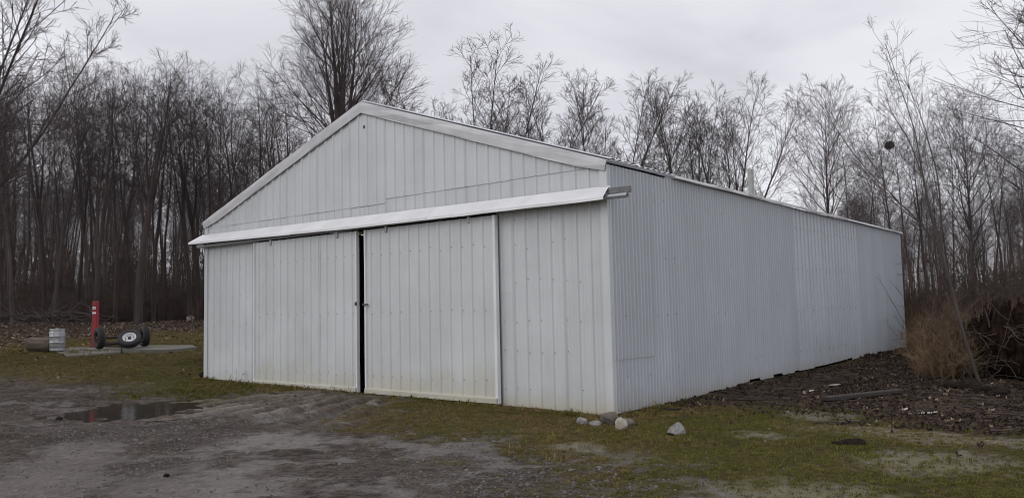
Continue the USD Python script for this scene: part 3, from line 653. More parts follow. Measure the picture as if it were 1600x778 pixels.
# log
t = thing('log', 'short thick brown log lying on its side left of the keg', 'log', gpos(64, 26.3, .0), math.degrees(math.atan2(RIGHT[1], RIGHT[0])) + 6)
lg = trimesh.creation.cylinder(radius=.19, height=.58, sections=28).subdivide(); v = lg.vertices.copy(); a = np.arctan2(v[:, 1], v[:, 0]); rr = np.hypot(v[:, 0], v[:, 1])
bark = trimesh.Trimesh(np.c_[v[:, :2] * (1 + .10 * (meshkit.fbm(v * 6 + 30, 3, 2) - .5) * (rr > .1))[:, None], v[:, 2]], lg.faces, process=False); bark.apply_transform(rot([0, 1, 0], 90)); bark.apply_translation((0, 0, .20))
part('trunk_section', bark, M['log_bark'], t, smooth=50)
for s in (-1, 1):
    e = trimesh.creation.cylinder(radius=.175, height=.02, sections=24, transform=rot([0, 1, 0], 90)); e.apply_translation((s * .311, 0, .20)); part('cut_end', e, M['log_end'], t)
st = tubes([(np.array([(-.25, .02, .2), (-.36, 0, .21), (-.42, 0, .20)]), [.035, .03, .022], 8)]); part('stub', st, M['log_bark'], t)
# lid
t = thing('lid', 'small white round lid lying on the grass behind the keg', 'lid', gpos(82, 33.5, .06)); part('disc', lathe([(0, 0), (.17, 0), (.18, .015), (.175, .045), (.15, .05), (0, .045)], 24), M['white_mark'], t, smooth=40)
# red post
pr_ = gpos(149, 27.9)
t = thing('post', 'red square steel post with two white stickers behind the left wheel', 'post', pr_, math.degrees(math.atan2(RIGHT[1], RIGHT[0])) - 8)
pm = bbox(-.075, .075, -.06, .06, -.1, 1.43, .012); vv = pm.vertices.copy(); vv[:, :2] *= (1.14 - .14 * np.clip(vv[:, 2:] / 1.43, 0, 1)); part('shaft', trimesh.Trimesh(vv, pm.faces, process=False), M['red'], t)
part('cap', bbox(-.065, .065, -.052, .052, 1.43, 1.455, .008), M['red'], t)
part('foot_plate', bbox(-.22, .22, -.2, .2, .0, .06, .01), M['rust'], t)
part('sticker', cat([box(-.052, .052, -.0675, -.0610, 1.20, 1.275)]), M['white_mark'], t); part('sticker', box(-.062, .062, -.0675, -.0610, 1.06, 1.11), M['white_mark'], t)
part('sticker_print', cat([box(-.042, .0, -.0690, -.0678, 1.225, 1.235), box(.012, .038, -.0690, -.0678, 1.225, 1.255)]), M['rust'], t)
# wheels: built about +z, then laid over
def tyre_mesh(R=.30, w=.20):
    p = [(R * .60, -w * .40), (R * .66, -w * .47), (R * .80, -w * .52), (R * .93, -w * .46), (R * .985, -w * .38), (R, -w * .30), (R, w * .30), (R * .985, w * .38), (R * .93, w * .46), (R * .80, w * .52), (R * .66, w * .47), (R * .60, w * .40), (R * .585, 0), (R * .60, -w * .40)]
    body = lathe(p, 48); ms = [body]
    for row in (-.22, -.07, .08, .23):                       # tread blocks
        for k in range(44):
            b = box(R - .004, R + .009, -.017, .017, -.011, .011); b.apply_translation((0, 0, row * w)); b.apply_transform(rot([0, 0, 1], (k + (row > 0) * .5) * 360 / 44)); ms.append(b)
    return cat(ms)
def rim_mesh(R=.168, w=.155):
    m = lathe([(.0, .02), (.055, .02), (.06, .035), (.09, .03), (.105, -.005), (.125, .0), (.145, .03), (R * .93, w * .30), (R, w * .52), (R + .012, w * .54), (R + .012, w * .47), (R - .01, w * .42), (R - .03, -w * .5), (R + .01, -w * .52)], 40)
    return m
def wheel_parts(parent, T, white):
    ty = tyre_mesh(); ty.apply_transform(T); part('tyre', ty, M['rubber'], parent, smooth=35)
    rm = rim_mesh(); rm.apply_transform(T); part('rim', rm, M['rim_white'] if white else M['rust'], parent, smooth=40)
    hb = cat([lathe([(0, .02), (.04, .02), (.042, .07), (.03, .085), (0, .085)], 20)]); hb.apply_transform(T); part('hub_bore', hb, M['latch'], parent, smooth=40)
    ms = []
    for k in range(8 if white else 5):
        a = k * 2 * math.pi / (8 if white else 5) + .3; c = trimesh.creation.cylinder(radius=.013 if white else .012, height=.012, sections=8); c.apply_translation((  .115 * math.cos(a) if white else .08 * math.cos(a),   .115 * math.sin(a) if white else .08 * math.sin(a), .012 if white else .04)); ms.append(c)
    lm = cat(ms); lm.apply_transform(T); part('rim_slots' if white else 'lug_nuts', lm, M['latch'], parent)
A0, A1 = np.array(gpos(156, 26.6, .05)), np.array(gpos(226, 26.9, .085))
ax = A1 - A0; axl = float(np.linalg.norm(ax)); axd = ax / axl; mid = (A0 + A1) / 2
t = thing('trailer_axle', 'rusty trailer axle with two black tyred wheels on the slabs', 'axle', mid)
h = np.array([0, 0, .30])
for s, pos in ((-1, A0 - mid), (1, A1 - mid)):
    w = group_part('wheel', t)
    yaw = rot([0, 0, 1], 2 if s < 0 else 0)
    T = trimesh.transformations.translation_matrix(pos + h) @ yaw @ orient(axd * s)
    wheel_parts(w, T, False)
part('axle_beam', tubes([(np.array([A0 - mid + h, A1 - mid + h]), [.045, .045], 10)]), M['rust'], t)
fwd2 = np.array([-axd[1], axd[0], 0])
part('frame_rail', cat([tubes([(np.array([A0 - mid + [0, 0, .12] - fwd2 * .1 + axd * .08, A1 - mid + [0, 0, .16] - fwd2 * .25 - axd * .1]), [.05, .05], 4)])]), M['rust'], t)
part('drag_bar', tubes([(np.array([A0 - mid + axd * .1 + [0, 0, .07] - fwd2 * .2, A0 - mid + axd * .55 + [0, 0, .03] - fwd2 * .6]), [.03, .025], 8)]), M['rust'], t)
t = thing('spare_wheel', 'black tyre on a white spoked rim leaning back against the axle', 'wheel', gpos(203, 25.9, .09))
toward = CAM - np.array(bearing(203, 25.75).tolist() + [1.2]); toward[2] = 0; toward /= np.linalg.norm(toward)
nrm = toward * math.cos(math.radians(44)) + np.array([0, 0, 1]) * math.sin(math.radians(44)) + np.array([-RIGHT[0], -RIGHT[1], 0]) * .12; nrm /= np.linalg.norm(nrm)
T = trimesh.transformations.translation_matrix((0, 0, .255)) @ orient(nrm)
wheel_parts(t, T, True)

# ------------------------------------------------------------------ trees
def grow(rng, p, d, L_, r0, r1, n, wob, trop):
    pts, dirs = [np.array(p, float)], []; d = np.array(d, float); d /= np.linalg.norm(d)
    step = L_ / n
    for _ in range(n):
        d = d + rng.normal(0, wob, 3) + np.array([0, 0, trop]); d /= np.linalg.norm(d); dirs.append(d); pts.append(pts[-1] + d * step)
    return np.array(pts), r1 + (r0 - r1) * (1 - np.linspace(0, 1, n + 1)) ** 1.35, dirs

def off_axis(rng, d, ang, az):
    d = d / np.linalg.norm(d); a = np.cross(d, [0, 0, 1.0]); a = a / np.linalg.norm(a) if np.linalg.norm(a) > 1e-3 else np.array([1.0, 0, 0]); b = np.cross(d, a)
    return d * math.cos(ang) + (a * math.cos(az) + b * math.sin(az)) * math.sin(ang)

def make_tree(seed, H, r, crown0=.35, leaders=1, lead_at=.3, lead_ang=.35, n1=22, len1=.28, ang1=.75, trop1=.05, n2_=8, n3=6, n4=3, lean=(0, 0), wob=.04, shape='ovoid', twig=.006, lead_curve=.0, wig=.07, ttrop=.02):
    rng = np.random.default_rng(seed); trunk, crown = [], []; axes = []
    d0 = np.array([lean[0], lean[1], 1.0]); d0 /= np.linalg.norm(d0)
    if leaders == 1:
        P, R, D = grow(rng, (0, 0, -.3), d0, H + .3, r, twig * 1.6, 14, wob, .02); trunk.append((P, R * np.r_[1.25, np.ones(14)], 9)); axes.append((P, R, crown0))
    else:
        P, R, D = grow(rng, (0, 0, -.3), d0, H * lead_at + .3, r, r * .8, 6, wob, ttrop); trunk.append((P, R * np.r_[1.25, np.ones(6)], 9))
        for k in range(leaders):
            az = k * 2 * math.pi / leaders + rng.uniform(-.4, .4); dd = off_axis(rng, D[-1], lead_ang * (rng.uniform(.5, 1.25) if leaders < 8 else (.2, 1.25, .75, 1.1, .35, 1.2, .6, 1.05, .5, 1.3, .9)[k % 11]), az)
            s = P[-1 - (k % 2)]
            LL = H * (1 - lead_at) * rng.uniform(.8, 1.02)
            Q, S, E = grow(rng, s, dd, LL, r * (.78 if k == 0 and leaders < 8 else rng.uniform(.5, .65) if leaders < 8 else rng.uniform(.28, .42)), twig * 1.5, 12, wob * 1.2, lead_curve + .03)
            trunk.append((Q, S, 7)); axes.append((Q, S, rng.uniform(.12, .25)))
    per = max(3, int(n1 / len(axes) * (1 if leaders == 1 else 1.5)))
    for P, R, c0 in axes:
        seg = np.linalg.norm(np.diff(P, axis=0), axis=1); cum = np.r_[0, np.cumsum(seg)]; LL = cum[-1]
        for k in range(per):
            f = c0 + (1 - c0) * ((k + rng.uniform(0, 1)) / per) ** .9 * .985
            s = f * LL; i = min(np.searchsorted(cum, s) - 1, len(seg) - 1); i = max(i, 0); w = (s - cum[i]) / seg[i]; p = P[i] * (1 - w) + P[i + 1] * w; rr = R[i] * (1 - w) + R[i + 1] * w
            g = (f - c0) / (1 - c0)
            env = {'ovoid': .45 + .75 * math.sin(math.pi * min(1, g * .85 + .12)), 'vase': 1.0 - .62 * g, 'narrow': .55 + .35 * math.sin(math.pi * g)}[shape]
            l1 = H * len1 * env * rng.uniform(.7, 1.2)
            d1 = off_axis(rng, P[i + 1] - P[i], ang1 * rng.uniform(.7, 1.2) * (1 - .35 * g), k * 2.4 + rng.uniform(-.5, .5))
            r1 = min(rr * .55, .007 + l1 * .0075)
            Q, S, E = grow(rng, p, d1, l1, r1, twig, 6, wig, trop1); crown.append((Q, S, 5))
            m2 = max(3, int(n2_ * l1 / (H * len1)))
            for k2 in range(m2):
                f2 = .12 + .86 * (k2 + rng.uniform(0, 1)) / m2; j = min(int(f2 * 6), 5); w2 = f2 * 6 - j; p2 = Q[j] * (1 - w2) + Q[j + 1] * w2
                l2 = l1 * (1.08 - f2) * rng.uniform(.45, .8) + .02 * H
                Q2, S2, E2 = grow(rng, p2, off_axis(rng, E[j], rng.uniform(.45, 1.0), k2 * 2.7 + rng.uniform(-.7, .7)), l2, min(S[j] * .7, .003 + l2 * .006), twig * .85, 4, wig * 1.3, trop1 * .5); crown.append((Q2, S2, 3))
                for k3 in range(n3):
                    f3 = .12 + .86 * (k3 + rng.uniform(0, 1)) / n3; j3 = min(int(f3 * 4), 3); p3 = Q2[j3] + (Q2[j3 + 1] - Q2[j3]) * (f3 * 4 - j3)
                    l3 = l2 * (1.1 - f3) * rng.uniform(.4, .8) + .008 * H
                    Q3, S3, E3 = grow(rng, p3, off_axis(rng, E2[j3], rng.uniform(.4, .95), rng.uniform(0, 6.28)), l3, twig * .8, twig * .55, 2, wig * 1.4, trop1 * .4); crown.append((Q3, S3, 3))
                    for k4 in range(n4):
                        f4 = (k4 + rng.uniform(.1, .9)) / n4; p4 = Q3[0] + (Q3[-1] - Q3[0]) * f4
                        Q4, S4, E4 = grow(rng, p4, off_axis(rng, E3[-1], rng.uniform(.4, .9), rng.uniform(0, 6.28)), l3 * rng.uniform(.4, .8) + .004 * H, twig * .7, twig * .45, 1, .1, trop1); crown.append((Q4, S4, 3))
    tk, cr = tubes(trunk), tubes(crown); k = H / max(tk.vertices[:, 2].max(), np.percentile(cr.vertices[:, 2], 99.7))
    tk.vertices[:, 2] *= k; cr.vertices[:, 2] *= k
    return tk, cr

def tri_count(m): return len(m.faces)
FIRST = {}
KINDS = {
    'wood_tall': dict(seed=101, H=15, r=.135, crown0=.42, n1=24, len1=.21, ang1=.75, n2_=7, n3=5, n4=1, shape='narrow', twig=.0068, wob=.035, trop1=.028, wig=.10),
    'wood_fork': dict(seed=102, H=15, r=.165, leaders=3, lead_at=.46, lead_ang=.15, n1=26, len1=.19, ang1=.75, n2_=6, n3=5, n4=1, twig=.0068, wob=.022, shape='narrow', trop1=.028, wig=.10),
    'wood_lean': dict(seed=103, H=14, r=.12, crown0=.48, n1=20, len1=.21, ang1=.78, n2_=7, n3=5, n4=1, lean=(.06, .02), wob=.045, twig=.0068, shape='ovoid', trop1=.028, wig=.10),
    'wood_slim': dict(seed=104, H=13, r=.075, crown0=.42, n1=20, len1=.17, ang1=.70, n2_=6, n3=5, n4=0, shape='narrow', twig=.005, wob=.035, trop1=.028, wig=.10),
    'wood_twin': dict(seed=105, H=14.5, r=.13, leaders=2, lead_at=.32, lead_ang=.13, n1=24, len1=.19, ang1=.74, n2_=6, n3=5, n4=1, twig=.0068, wob=.022, shape='narrow', trop1=.028, wig=.10),
    'sapling': dict(seed=106, H=7, r=.045, crown0=.2, n1=18, len1=.2, ang1=.7, n2_=5, n3=4, n4=0, twig=.005, wob=.05, shape='narrow'),
    'big_fan': dict(seed=207, H=19, r=.44, leaders=6, lead_at=.30, lead_ang=.12, n1=72, len1=.31, ang1=.90, n2_=8, n3=6, n4=2, twig=.008, wob=.022, shape='vase', trop1=.10, wig=.04),
    'round_vase': dict(seed=208, H=15, r=.24, leaders=11, lead_at=.16, lead_ang=.60, n1=170, len1=.17, ang1=.72, n2_=6, n3=6, n4=1, twig=.0085, wob=.020, shape='vase', trop1=.055, wig=.04),
    'young_oval': dict(seed=209, H=13, r=.17, crown0=.28, n1=40, len1=.27, ang1=.80, n2_=7, n3=5, n4=2, twig=.007, wob=.03, shape='ovoid', trop1=.09, wig=.055),
    'clump_tree': dict(seed=210, H=14, r=.17, leaders=5, lead_at=.15, lead_ang=.24, n1=66, len1=.19, ang1=.62, n2_=7, n3=5, n4=2, twig=.008, wob=.035, shape='narrow', trop1=.09, wig=.055),
    'pale_vase': dict(seed=211, H=8.2, r=.036, leaders=4, lead_at=.44, lead_ang=.33, n1=26, len1=.24, ang1=.62, n2_=5, n3=5, n4=1, twig=.0036, wob=.06, shape='vase', lean=(-.15, -.06), ttrop=.03, trop1=.09, wig=.06),
}
MESHES = {}
def tree_at(kind, label, px, d, height=None, rz=0.0, group=None, xy=None, wide=1.0):
    p = bearing(px, d) if xy is None else np.array(xy)
    s = (height or KINDS[kind]['H']) / KINDS[kind]['H']; loc = (p[0], p[1], float(ground_z([p[0]], [p[1]], False)[0]) - .05)
    sc = (s * wide, s * wide, s)
    if kind not in FIRST:
        FIRST[kind] = t = thing('bare_tree', label, 'tree', loc, rz, sc, group)
        tk, cr = MESHES[kind] = make_tree(**KINDS[kind]); pale = kind == 'pale_vase'
        part('trunk', tk, M['bark_pale' if pale else 'bark'], t, smooth=True); part('crown', cr, M['twig_pale' if pale else 'twig'], t)
        return t
    return copy_of(FIRST[kind], 'bare_tree', label, 'tree', loc, rz, sc, group)

def top_at(px, y, d):
    """Height above the ground of a thing at distance d on column px that reaches photo row y."""
    q = FWD + (px - 800) / FPX * RIGHT - (y - 389) / FPX * UP; z = CAM[2] + q[2] / np.linalg.norm(q[:2]) * d
    p = bearing(px, d); return z - float(ground_z([p[0]], [p[1]], False)[0])

rt = np.random.default_rng(77)
HERO = [  # kind, label, column, distance, row of its top, turn, width
    ('big_fan', 'very tall dark bare tree with many upright stems behind the barn peak', 538, 41, -70, 20, 1.0),
    ('round_vase', 'broad round bare tree right of the roof peak, behind the roof', 745, 60, 92, 40, 1.3),
    ('round_vase', 'smaller round bare tree just right of the broad one behind the roof', 822, 64, 150, 160, 1.1),
    ('round_vase', 'wide bare tree with upright stems above the right roof corner', 945, 56, 103, 260, 1.2),
    ('clump_tree', 'bare tree of several stems, left half of the clump right of the roof corner', 1090, 54, 130, 10, 1.15),
    ('clump_tree', 'bare tree of several stems, right half of the clump left of the flue pipe', 1155, 56, 130, 130, 1.15),
    ('young_oval', 'oval topped bare tree with a straight trunk right of the flue pipe', 1303, 47, 128, 30, 1.0),
    ('pale_vase', 'pale barked leaning tree in the weeds beside the brush pile', 1538, 18, 10, 0, 1.0),
    ('young_oval', 'straight dark bare tree just right of the pale leaning tree', 1522, 31, 105, 200, .9),
    ('young_oval', 'tall bare tree at the right edge behind the brush pile', 1665, 29, -150, 70, 1.15),
    ('round_vase', 'big tree off to the left whose spreading limbs reach into the sky', -185, 24, -170, 95, 1.15),
    ('wood_fork', 'thick dark forked tree standing alone at the wood edge behind the wheels', 216, 42, 78, 15, 1.1),
    ('wood_tall', 'thick dark tree at the wood edge left of the log', 22, 42, 150, 0, 1.2),
    ('wood_twin', 'dark tree at the wood edge above the red post', 150, 43, 95, 50, 1.15),
    ('wood_lean', 'leaning bare tree between the wood edge and the left roof slope', 372, 44, 90, 200, 1.1),
    ('wood_fork', 'bare forked tree left of the very tall tree behind the barn', 452, 48, 120, 120, 1.1),
    ('wood_tall', 'thin dark tree carrying a round nest of twigs', 1400, 34, 150, 0, 1.0),
    ('wood_slim', 'thin bare sapling poking over the roof right of the peak', 683, 60, 140, 0, .6),
]
for kind, lab, px, d, top, rz, wide in HERO:
    xy = (3.876, 6.98) if kind == 'pale_vase' else None
    tree_at(kind, lab, px, d, top_at(px, top, d), rz, None, xy, wide)

W5 = ['wood_tall', 'wood_fork', 'wood_lean', 'wood_slim', 'wood_twin']
def scatter_trees(n, px0, px1, d0, d1, top0, top1, group, label, kinds=W5, front=.0, seed=0):
    rng = np.random.default_rng(seed); made = []
    tries, plan = 0, []
    while len(made) < n and tries < n * 30:
        tries += 1
        px = rng.uniform(px0, px1); d = math.sqrt(rng.uniform(d0 ** 2, d1 ** 2)) if rng.random() > front else rng.uniform(d0, d0 + 8)
        p = bearing(px, d)
        if any(np.hypot(*(p - q)) < 1.5 for q in made): continue
        made.append(p); top = rng.uniform(top0, top1) + (d - d0) / (d1 - d0) * 60
        plan.append((px, kinds[rng.integers(len(kinds))], d, max(4.0, top_at(px, top, d)), rng.uniform(0, 360), rng.uniform(.85, 1.15)))
    for i, (px, kind, d, h, rz, wide) in enumerate(sorted(plan)):
        tree_at(kind, label.replace('#', ORDINAL[i]) if '#' in label else label, px, d, h, rz, group, None, wide)
ORDINAL = 'first second third fourth fifth sixth seventh eighth ninth tenth eleventh twelfth thirteenth fourteenth fifteenth sixteenth'.split()
for k, (n_, a_, b_, where) in enumerate([(6, -70, 60, 'above the brown log'), (6, 60, 150, 'between keg and red post'), (5, 150, 216, 'between red post and lone forked tree'), (6, 222, 330, 'between lone forked tree and barn')]):
    scatter_trees(n_, a_, b_, 42.5, 50, 55, 135, 'front row trees ' + where, '# tree from the left in the front row ' + where, seed=11 + k)
for k, (n_, a_, b_, where) in enumerate([(20, -70, 125, 'left of the red post'), (26, 125, 345, 'between the red post and the barn')]):
    scatter_trees(n_, a_, b_, 51, 86, 50, 150, 'trees deep in the left wood, ' + where, 'bare tree deep in the left wood ' + where, kinds=['wood_slim', 'wood_slim', 'wood_tall', 'wood_twin'], seed=31 + k)
scatter_trees(13, 345, 470, 46, 86, 85, 180, 'trees over the lower left roof slope', '# bare tree from the left above the lower half of the left roof slope', seed=2)
scatter_trees(8, 470, 640, 50, 86, 120, 200, 'trees by the very tall tree', '# lower bare tree from the left around the very tall tree behind the peak', seed=5)
scatter_trees(14, 1015, 1340, 66, 105, 245, 320, 'low trees over the long eave', 'low thin bare tree showing above the long eave of the barn', kinds=['wood_slim', 'wood_twin', 'young_oval', 'wood_tall'], seed=6)
scatter_trees(16, 1335, 1440, 30, 78, 150, 330, 'thicket trees at the far barn corner', '# thin thicket tree from the left, just right of the far barn corner', kinds=['wood_slim', 'wood_twin', 'wood_tall', 'sapling', 'wood_lean'], seed=4)
scatter_trees(28, 1440, 1660, 28, 78, 130, 330, 'thicket trees behind the brush pile', 'thin bare tree in the thicket behind the pale leaning tree and brush pile', kinds=['wood_slim', 'wood_twin', 'wood_tall', 'sapling', 'wood_lean'], seed=7)

# nest in the thin tree
pn = bearing(1404, 34)
t = thing('nest', 'round dark nest of twigs high in a thin tree right of the barn', 'nest', (pn[0], pn[1], CAM[2] + 6.0))
rg = np.random.default_rng(5); nst = []
for k in range(160):
    a = rg.normal(size=3); a /= np.linalg.norm(a); b = np.cross(a, rg.normal(size=3)); b /= np.linalg.norm(b); c = a * .12 * rg.uniform(.5, 1.15) * np.array([1, 1, .8])
    nst.append((np.array([c - b * .14, c + a * .02, c + b * .14]), [.010] * 3, 3))
part('twigs', tubes(nst), M['nest'], t); cr = lump(rg, (.10, .10, .09), .9, .3, 2, 3); cr.apply_translation((0, 0, -.08)); part('core', cr, M['nest'], t)

# far wood: trunks too many and too far to count
def far_wood():
    rng = np.random.default_rng(9); protos = [MESHES[k] for k in ('wood_tall', 'wood_twin', 'wood_slim')]
    pr, pos, sc, ids = [], [], [], []
    pr = [cat([a, b]) for a, b in protos]
    for n, px0, px1, d0, d1, t0, t1 in [(330, -120, 560, 76, 150, 235, 400), (120, 560, 1340, 100, 160, 320, 400), (200, 1330, 1750, 66, 140, 280, 410)]:
        for _ in range(n):
            px = rng.uniform(px0, px1); d = math.sqrt(rng.uniform(d0 ** 2, d1 ** 2)); p = bearing(px, d); h = max(4, top_at(px, rng.uniform(t0, t1), d))
            k = rng.choice([0, 1, 2, 2, 2]); s = h / [15, 14.5, 13][k]; w = s * rng.uniform(.8, 1.25)
            pos.append((p[0], p[1], base_z([p[0]], [p[1]])[0] - .1)); sc.append((w, w, s)); ids.append(k)
    return instancer('far_wood', '', pr, [M['twig']] * 3, pos, spin(len(pos), rng, .04), sc, ids)
tag(far_wood(), 'far grey brown wood closing the view behind the nearer trees', 'wood', kind='stuff')

# ------------------------------------------------------------------ undergrowth
def shrub(seed, H, stems, r=.010, spread=.5, n=7, twigs=4, side=3):
    rng = np.random.default_rng(seed); out = []
    for _ in range(stems):
        az = rng.uniform(0, 6.28); sp = rng.uniform(.05, spread); d = np.array([math.cos(az) * sp, math.sin(az) * sp, 1])
        P, R, D = grow(rng, (rng.normal(0, .12), rng.normal(0, .12), -.05), d, H * rng.uniform(.6, 1.1), r, r * .4, 6, .12, .0); out.append((P, R, side))
        for k in range(n):
            j = rng.integers(1, 6); l = H * rng.uniform(.15, .4)
            Q, S, E = grow(rng, P[j], off_axis(rng, D[j], rng.uniform(.4, 1), rng.uniform(0, 6.28)), l, r * .6, r * .35, 3, .15, .02); out.append((Q, S, side))
            for k2 in range(twigs):
                j2 = rng.integers(0, 3); Q2, S2, _e = grow(rng, Q[j2], off_axis(rng, E[j2], rng.uniform(.4, 1), rng.uniform(0, 6.28)), l * rng.uniform(.3, .6), r * .4, r * .3, 1, .1, 0); out.append((Q2, S2, side))
    return tubes(out)
def scatter_pts(rng, spec):
    pts = []
    for n, px0, px1, d0, d1 in spec:
        px = rng.uniform(px0, px1, n); d = np.sqrt(rng.uniform(d0 ** 2, d1 ** 2, n)); pts += [bearing(a, b) for a, b in zip(px, d)]
    return np.array(pts)
rg = np.random.default_rng(21)
P = scatter_pts(rg, [(170, -120, 340, 43, 62), (520, -160, 340, 60, 100), (160, 340, 640, 42, 70), (420, 1395, 1760, 26, 60), (120, 1420, 1760, 23, 36), (120, 640, 1400, 45, 90)])
keep = ~((P[:, 0] > -12) & (P[:, 0] < 1.2) & (P[:, 1] > -2) & (P[:, 1] < 20)); P = P[keep]
Z = base_z(P[:, 0], P[:, 1]); s = rg.uniform(.4, 1.1, len(P)) * np.where((np.hypot(P[:, 0] - CAM[0], P[:, 1] - CAM[1]) > 62), 2.0, 1.0)
tag(instancer('brush', '', [shrub(1, 2.2, 9), shrub(2, 1.6, 12, .008, .8), shrub(3, 3.2, 6, .012, .35)], [M['brush']] * 3, np.c_[P, Z], spin(len(P), rg, .1), np.stack([s, s, s], -1), rg.integers(0, 3, len(P))),
    'tangled brown brush under the trees along the edge of the woods', 'brush', kind='stuff')
P = scatter_pts(rg, [(100, 1432, 1545, 20.5, 34), (90, 1440, 1530, 18.6, 22), (160, 1530, 1720, 24, 34), (80, 1418, 1450, 26, 34)])
keep = ~((P[:, 0] < 1.0) & (P[:, 1] < 19)); P = P[keep]
Z = base_z(P[:, 0], P[:, 1]); s = rg.uniform(.4, 1.25, len(P))
tag(instancer('dead_weeds', '', [shrub(11, 1.25, 9, .006, .7, 8, 3), shrub(12, .9, 10, .006, 1.1, 7, 3), shrub(13, 1.4, 6, .007, .5, 7, 3)], [M['weed'], M['weed'], M['weed_dark']], np.c_[P, Z], spin(len(P), rg, .12), np.stack([s, s, s], -1), rg.integers(0, 3, len(P))),
    'rusty brown dead weeds standing behind the far barn corner', 'weeds', kind='stuff')
# bare shrub whose long twigs cross the far end of the side wall
t = thing('shrub', 'leafless shrub with long twigs in front of the far end of the side wall', 'shrub', (1.35, 15.6, gz(1.35, 15.6)))
rg = np.random.default_rng(8); ms = []
for k in range(3):
    P_s, R_s, D_s = grow(rg, (rg.normal(0, .1), rg.normal(0, .1), -.03), (-.35 + rg.normal(0, .3), -.3 + rg.normal(0, .3), 1), rg.uniform(1.2, 2.8), .010, .004, 8, .09, 0); ms.append((P_s, R_s, 4))
    for j in range(3, 8, 2): Q, S, E = grow(rg, P_s[j], off_axis(rg, D_s[min(j, 7)], .8, rg.uniform(0, 6.28)), rg.uniform(.2, .6), .005, .003, 3, .1, 0); ms.append((Q, S, 3))
part('stems', tubes(ms), M['brush'], t)
# weed at the foot of the left wall
t = thing('weed', 'dead weed stalk at the foot of the wall left of the sliding doors', 'weed', (-9.55, -.18, gz(-9.55, -.18)))
part('stalks', shrub(33, .42, 4, .005, .5, 3, 2), M['weed'], t)
t = thing('weed', 'low dark weeds growing along the side wall at the barn corner', 'weed', (.22, .95, gz(.22, .95)))
part('stalks', cat([shrub(34 + i, .16, 8, .005, 1.0, 3, 1).apply_translation((rg.normal(0, .06), (i - 2) * .28, -.02)) for i in range(6)]), M['grass_green'], t).SetCustomDataByKey('kind', 'stuff')

# ------------------------------------------------------------------ brush pile on the right
px_, py_ = 4.15, 8.35
pile = thing('brush_pile', 'heap of black rotten stumps and earth under grey vines', 'brush pile', (px_, py_, gz(px_, py_) - .1))
rg = np.random.default_rng(14)
spots = [(-.55, .2, .42, .40, 1.05), (-.05, .1, .5, .45, 1.25), (.45, -.15, .5, .45, 1.0), (.95, -.2, .55, .5, 1.2), (1.5, -.4, .55, .5, 1.05), (.2, .7, .6, .5, 1.3), (1.1, .6, .7, .5, 1.25)]
for i, (x, y_, rx, ry, h_) in enumerate(spots):
    m = trimesh.creation.icosphere(subdivisions=5); v = m.vertices.copy(); a_ = np.arctan2(v[:, 1], v[:, 0])
    grain = meshkit.fbm(np.stack([np.cos(a_) * 5 + 20, np.sin(a_) * 5 + 20, v[:, 2] * .6 + i * 3], -1), 4, i) - .5     # upright splinters and hollows
    v[:, :2] *= (1 + 1.3 * grain)[:, None]; v[:, 2] = (v[:, 2] + 1) / 2 * h_ * (1 + 1.2 * (meshkit.fbm(np.c_[v[:, :2] * 5 + 30, np.zeros(len(v)) + i], 3, i) - .5))
    v[:, :2] *= np.array([rx, ry]) * 1.15; v += (meshkit.fbm(v * 14 + 9, 3, i)[:, None] - .5) * .10 + np.array([x, y_, 0])
    part('stump', trimesh.Trimesh(v, m.faces, process=False), M['rot'], pile)
roots, vines = [], []
for k in range(70):
    s0 = spots[rg.integers(len(spots))]; p = np.array([s0[0] + rg.normal(0, .25), s0[1] - rg.uniform(0, .4), rg.uniform(.2, s0[4])]); d = np.array([rg.normal(0, .7), rg.normal(-.3, .6), rg.normal(.2, .6)])
    Q, S, E = grow(rg, p, d, rg.uniform(.3, .9), .022, .006, 5, .25, -.03); roots.append((Q, S, 5))
for k in range(75):
    p = np.array([rg.uniform(-.9, 2.0), rg.uniform(-.95, -.2), rg.uniform(.05, 1.3)]); d = np.array([rg.normal(0, .6), rg.normal(0, .25), rg.normal(.2, .8)])
    Q, S, E = grow(rg, p, d, rg.uniform(.5, 1.6), .0045, .003, 8, .16, -.07); vines.append((Q, S, 3))
part('roots', tubes(roots), M['bark'], pile); tag(part('vines', tubes(vines), M['vine'], pile), kind='stuff')
for i, (x, y_, r, lab) in enumerate([(3.80, 5.75, (.26, .22, .22), 'black earth clod nearest the plank at the foot of the brush pile'), (4.3, 5.1, (.22, .2, .18), 'black earth clod at the front of the brush pile, nearest the photographer'),
                                      (4.75, 5.9, (.36, .24, .22), 'broad black earth clod at the right edge by the brush pile'), (3.55, 6.35, (.18, .16, .14), 'small black clod left of the pale leaning trunk')]):
    clump(lab, x, y_, r, 60 + i)

hp = gpos(70, 42.0)
t = thing('branch_heap', 'low heap of dark dead branches at the wood edge behind the log and keg', 'branch pile', hp)
rg = np.random.default_rng(61); ms = []
for k in range(130):
    p = np.array([rg.normal(0, 1.6), rg.normal(0, .7), rg.uniform(.02, .55)]); d = np.array([rg.normal(0, 1), rg.normal(0, .8), rg.normal(.05, .25)])
    Q, S, E = grow(rg, p, d, rg.uniform(.6, 2.0), .022, .006, 5, .14, -.04); ms.append((Q, S, 4))
tag(part('branches', tubes(ms), M['twig'], t), kind='stuff')
p = gpos(298, 43.5); t = thing('rock', 'small pale stone at the edge of the wood, far behind the wheels', 'rock', p); part('stone', lump(rg, (.22, .18, .2), .8, .3, 3, 71), M['rock_tan'], t, smooth=50)

